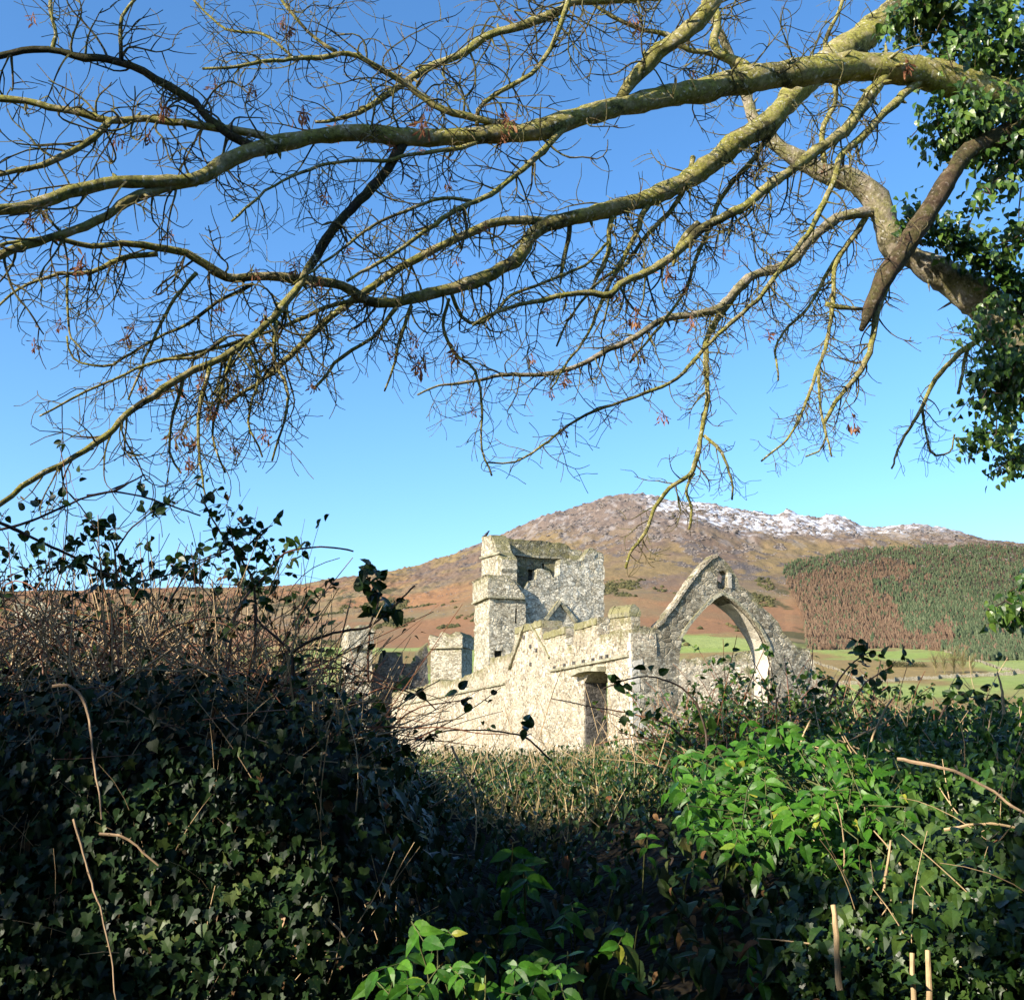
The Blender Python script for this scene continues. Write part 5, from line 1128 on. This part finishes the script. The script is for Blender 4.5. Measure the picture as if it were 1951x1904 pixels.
EL = [(420, 500), (500, 560), (580, 620), (650, 700), (620, 780), (680, 830), (760, 790), (820, 740), (780, 880), (700, 930), (640, 980), (850, 800), (880, 720), (950, 780), (1020, 700), (1070, 760), (1000, 850), (1080, 900), (980, 980), (1040, 1030), (1120, 1030), (1150, 800), (1200, 700), (1330, 680), (1420, 660), (1350, 860), (1440, 900), (1250, 780), (820, 540), (900, 500), (1080, 560), (1180, 590), (650, 520), (560, 500), (330, 790), (420, 760), (240, 690), (380, 600), (700, 430), (760, 400), (500, 950), (370, 910), (1000, 560), (520, 700), (600, 880), (900, 900)]
lm = MB(); sm = MB(); LIT = []
bb = at(1640, 1620, 5.2)
for (x, y) in EL:
    u, v = 1213.7 + .3779 * x, 1245.7 + .3779 * y; Y = 4.3 + (1650 - v) / 230 * .9 + rnd.uniform(-.15, .15); p = at(u, v, Y); LIT.append((p, .17))
    compound(lm, sm, p, np.array(bb) + NR.normal(0, .15, 3) + np.array([(p.x - bb.x) * .4, 0, 0]), rnd.uniform(.055, .082))
    compound(lm, sm, p + Vector((rnd.uniform(-.09, .09), rnd.uniform(-.05, .12), rnd.uniform(-.07, .07))), bb, rnd.uniform(.045, .07))
for k in range(55):
    u, v = rnd.uniform(1290, 1760), rnd.uniform(1425, 1600); Y = 5 + (1600 - v) / 180 * .7; p = at(u, v, Y); compound(lm, sm, p, np.array(bb) + NR.normal(0, .2, 3), rnd.uniform(.06, .09))
    if k % 2: LIT.append((p, .1))
o = tag(lm.build('elder_leaves', M['elder'], org=bb), None); o.name = 'elder_bush'; tag(o, 'fresh bright green elder bush catching the sun on the right bank', 'bush'); ORG[o.name] = Vector(bb); sm.build('stems', M['greenstem'], o)
BC = [(400, 1020), (480, 1070), (560, 1030), (350, 1130), (260, 1190), (230, 1290), (350, 1280), (260, 1320), (450, 1260), (560, 1200), (590, 1220), (430, 1330), (640, 1250), (720, 1270), (700, 1180), (850, 1320), (870, 1200), (1010, 1200), (1080, 1190), (1140, 1220), (740, 1330), (960, 1290), (1100, 1300)]
lm = MB(); sm = MB(); bb = at(960, 2080, 3.4)
for (x, y) in BC:
    u, v = 638.8 + .3929 * x, 1373.4 + .3929 * y; p = at(u, v, rnd.uniform(3.1, 3.5)); compound(lm, sm, p, np.array(bb) + NR.normal(0, .05, 3) + np.array([(p.x - bb.x) * .6, 0, 0]), rnd.uniform(.045, .07), (0, -.8, -.2))
    if y > 1150: LIT.append((p, .14))
o = lm.build('elder_seedling', M['elder'], org=bb); tag(o, 'bright green leafy elder shoots lit by sun at the bottom centre', 'plant'); sm.build('stems', M['greenstem'], o)
lm = MB(); sm = MB(); bb = at(1150, 1900, 4.6)
for k in range(20):
    u, v = rnd.uniform(960, 1500), rnd.uniform(1590, 1890); p = at(u, v, 3.9 + (1900 - v) / 300 * 1.4); compound(lm, sm, p, np.array(p) + np.array([rnd.uniform(-.1, .1), .15, -.25]), rnd.uniform(.05, .075))
for (x, y) in ((850, 710), (925, 750)): p = at(638.8 + .3929 * x, 1373.4 + .3929 * y, 4.6); compound(lm, sm, p, np.array(p) + np.array([0, .2, -.2]), .09); LIT.append((p, .09))
o = lm.build('elder_bush', M['elder'], org=bb); tag(o, 'elder leaves hanging in deep shade in the middle of the hollow', 'bush'); sm.build('stems', M['greenstem'], o)

# ------------------------------------------------------------------ added leaf screen behind the viewer, shaped to shade the hollow
s_ = np.array(SUN); hz = np.array([SUN.x, SUN.y, 0]); hz /= np.linalg.norm(hz); px = np.array([-hz[1], hz[0], 0]); D0 = 11.0
def to_screen(p):
    p = np.asarray(p, float) - np.array([0, 5, 0]); k = (D0 - p @ hz) / (s_ @ hz); q = p + k * s_; return q @ px, q[2]
H = [(*to_screen(p), r) for p, r in LIT]  # gaps in the added screen, cut where sun spots are wanted
for (u, v, Y, r) in [(60, 1460, 3.9, .1), (240, 1700, 3.5, .12), (560, 1690, 3.6, .1), (480, 1560, 3.8, .09), (590, 1720, 3.6, .1), (470, 1800, 3.4, .11), (120, 1780, 3.3, .11), (350, 1760, 3.4, .1), (250, 1850, 3.3, .1), (60, 1600, 3.6, .09), (330, 1480, 3.9, .1), (430, 1450, 3.9, .1), (180, 1540, 3.8, .11), (380, 1620, 3.6, .09), (60, 1880, 3.2, .1), (350, 1880, 3.2, .1), (500, 1650, 3.6, .08), (560, 1500, 4, .08), (600, 1850, 3.3, .08),
                     (1660, 1800, 3.6, .12), (1760, 1750, 3.9, .14), (1850, 1700, 4, .14), (1800, 1850, 3.5, .14), (1900, 1800, 3.7, .14), (1700, 1880, 3.4, .13), (1920, 1620, 4.3, .16), (1850, 1560, 4.5, .16), (1740, 1660, 4.1, .1), (1600, 1800, 3.5, .07), (1900, 1900, 3.4, .13), (1650, 1700, 4, .07), (1780, 1500, 4.8, .2), (1900, 1480, 4.8, .2)]:
    H.append((*to_screen(at(u, v, Y)), r))
for _ in range(40): H.append((*to_screen(at(rnd.uniform(0, 660), rnd.uniform(1390, 1900), 3.7)), rnd.uniform(.04, .1)))
for _ in range(50): H.append((*to_screen(at(rnd.uniform(1560, 1951), rnd.uniform(1450, 1900), 4)), rnd.uniform(.05, .11)))
H = np.array(H)
def top_line(a):
    return 0
EDGE = sorted([to_screen(at(u, v, Y)) for u, v, Y in [(-200, 1340, 4.6), (0, 1450, 4.3), (300, 1450, 4.3), (600, 1455, 4.3), (700, 1480, 5), (850, 1500, 8), (1100, 1508, 8), (1300, 1500, 7), (1500, 1440, 6.5), (1750, 1430, 6), (1951, 1420, 6)]])
ea = np.array([e[0] for e in EDGE]); ez = np.array([e[1] for e in EDGE])
n = 60000; a = NR.uniform(-9, 9, n); z = NR.uniform(0, 9, n); lim = np.interp(a, ea, ez) + .35 * fbm(a * 2.5, a * 0 + 3, 3, 5)
k = z < lim
dd = np.full(n, 9.)
for (ha, hz_, r) in H: dd = np.minimum(dd, np.hypot(a - ha, z - hz_) / r)
k &= (dd > 1) & (fbm(a * 3, z * 3, 3, 12) > -.42 - .6 * np.clip(lim - z - .5, 0, 1)); a, z = a[k], z[k]
P = np.array([0, 5, 0]) + hz * D0 + px * a[:, None] + hz * NR.uniform(-.12, .12, len(a))[:, None]; P[:, 2] = z
he = empty('shade_screen', tuple(np.array([0, 5, -.9]) + hz * D0), 'added unseen leaf screen behind the viewer that shades the hollow', 'shade screen')
mb = MB(); scatter(mb, IVYA, P, np.tile(hz, (len(P), 1)), NR.uniform(.12, .2, len(P)), tilt=.4); mb.build('foliage', M['ivy'], he)
mb = MB()
for q in range(9): c0 = np.array([0, 5, -.9]) + hz * (D0 + .3) + px * (q * 2 - 8); tube(mb, [c0, c0 + np.array([0, 0, 2.4]), c0 + np.array([.1, 0, 3.4])], [.1, .08, .03], 7)
mb.build('trunk', M['dark_shade_bark'], he)
# leaf screens added out of view to keep sky light off the hollow
def screen(name, x0, y0, x1, y1, h, n, label):
    d = np.array([x1 - x0, y1 - y0, 0.]); L = np.linalg.norm(d); d /= L; nn = np.array([-d[1], d[0], 0])
    t = NR.uniform(0, L, n); z = NR.uniform(-.5, h, n); hh = h * (.82 + .2 * fbm(t * .8, t * 0 + 2, 3, 7)); k = z < hh; t, z = t[k], z[k]
    P = np.array([x0, y0, 0]) + d * t[:, None] + nn * NR.uniform(-.3, .3, len(t))[:, None]; P[:, 2] = z
    e = empty(name, (x0, y0, -.9), label, 'shade screen'); m_ = MB(); scatter(m_, IVYA, P, np.tile(nn, (len(P), 1)), NR.uniform(.16, .28, len(P)), tilt=.5); m_.build('foliage', M['ivy'], e)
    m_ = MB()
    for q in range(int(L / 2) + 1): c0 = np.array([x0, y0, -.9]) + d * q * 2; tube(m_, [c0, c0 + np.array([0, 0, h * .5]), c0 + np.array([.1, 0, h * .8])], [.1, .07, .03], 6)
    m_.build('trunk', M['dark_shade_bark'], e)
screen('shade_screen', -3.5, -4.5, 6.5, -3.2, 8.5, 9000, 'added leaf screen directly behind the viewer, blocks sky light')
screen('shade_screen', 6.5, -3.2, 5.6, 6.0, 8, 8000, 'added leaf screen to the right of the viewer, blocks sky light')
screen('shade_screen', -5.4, 3.5, -5.6, 8.5, 2.9, 4000, 'added leaf screen to the left of the viewer, blocks sky light')
e = empty('shade_canopy', (6.2, -3, -.9), 'added leaf canopy over the viewer and out of the picture, blocks sky light', 'tree')  # unseen canopy added to cut sky light in the hollow
m_ = MB(); n = 26000; x = NR.uniform(-4, 6.5, n); y = NR.uniform(-4.2, 3.6, n); k = (y > 1.9) | ((y < 1.4) & (x > -1)); x, y = x[k], y[k]
k = fbm(x * 1.3, y * 1.3, 3, 44) > -.3; x, y = x[k], y[k]
z = np.where(y > 1.9, 5.15, 6.6) + NR.uniform(-.12, .16, len(x))
scatter(m_, IVYA, np.stack([x, y, z], -1), np.tile([0, 0, 1.], (len(x), 1)), NR.uniform(.16, .28, len(x)), tilt=.5); m_.build('crown', M['ivy'], e)
m_ = MB()
tube(m_, crom([(6.2, -3, -.9), (6.1, -2.8, 3), (6, -2.5, 6.7)], .3), .22, 9)
for q in range(8): a_ = np.array([6, -2.5, 6.2]); b2 = np.array([-3.6 + q * 1.3, 3.2 if q % 2 else -3.6, 5.25 if q % 2 else 6.7]); b2[0] = max(b2[0], -.8) if not q % 2 else b2[0]; tube(m_, [a_, (a_ + b2) / 2 + np.array([0, 0, .4]), b2], [.1, .07, .03], 6)
m_.build('trunk', M['dark_shade_bark'], e)
# limbs added outside the picture, shaped to cast shadow on two boughs
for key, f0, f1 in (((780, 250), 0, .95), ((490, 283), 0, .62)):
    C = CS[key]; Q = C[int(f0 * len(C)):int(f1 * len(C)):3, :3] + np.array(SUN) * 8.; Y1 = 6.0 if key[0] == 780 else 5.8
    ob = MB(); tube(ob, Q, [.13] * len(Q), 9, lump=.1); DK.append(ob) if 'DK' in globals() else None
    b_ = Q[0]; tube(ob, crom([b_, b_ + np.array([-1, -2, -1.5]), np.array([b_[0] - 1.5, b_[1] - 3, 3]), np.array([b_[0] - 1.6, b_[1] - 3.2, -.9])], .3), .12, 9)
    e = empty('shadow_caster', (b_[0] - 1.6, b_[1] - 3.2, -.9), 'added shadow caster behind the viewer on the left whose %s bough casts a shadow' % ('lower' if Y1 == 6.0 else 'upper'), 'tree'); ob.build('limb', M['dark_shade_bark'], e)
print('verts', sum(len(o.data.vertices) for o in bpy.data.objects if o.type == 'MESH'))
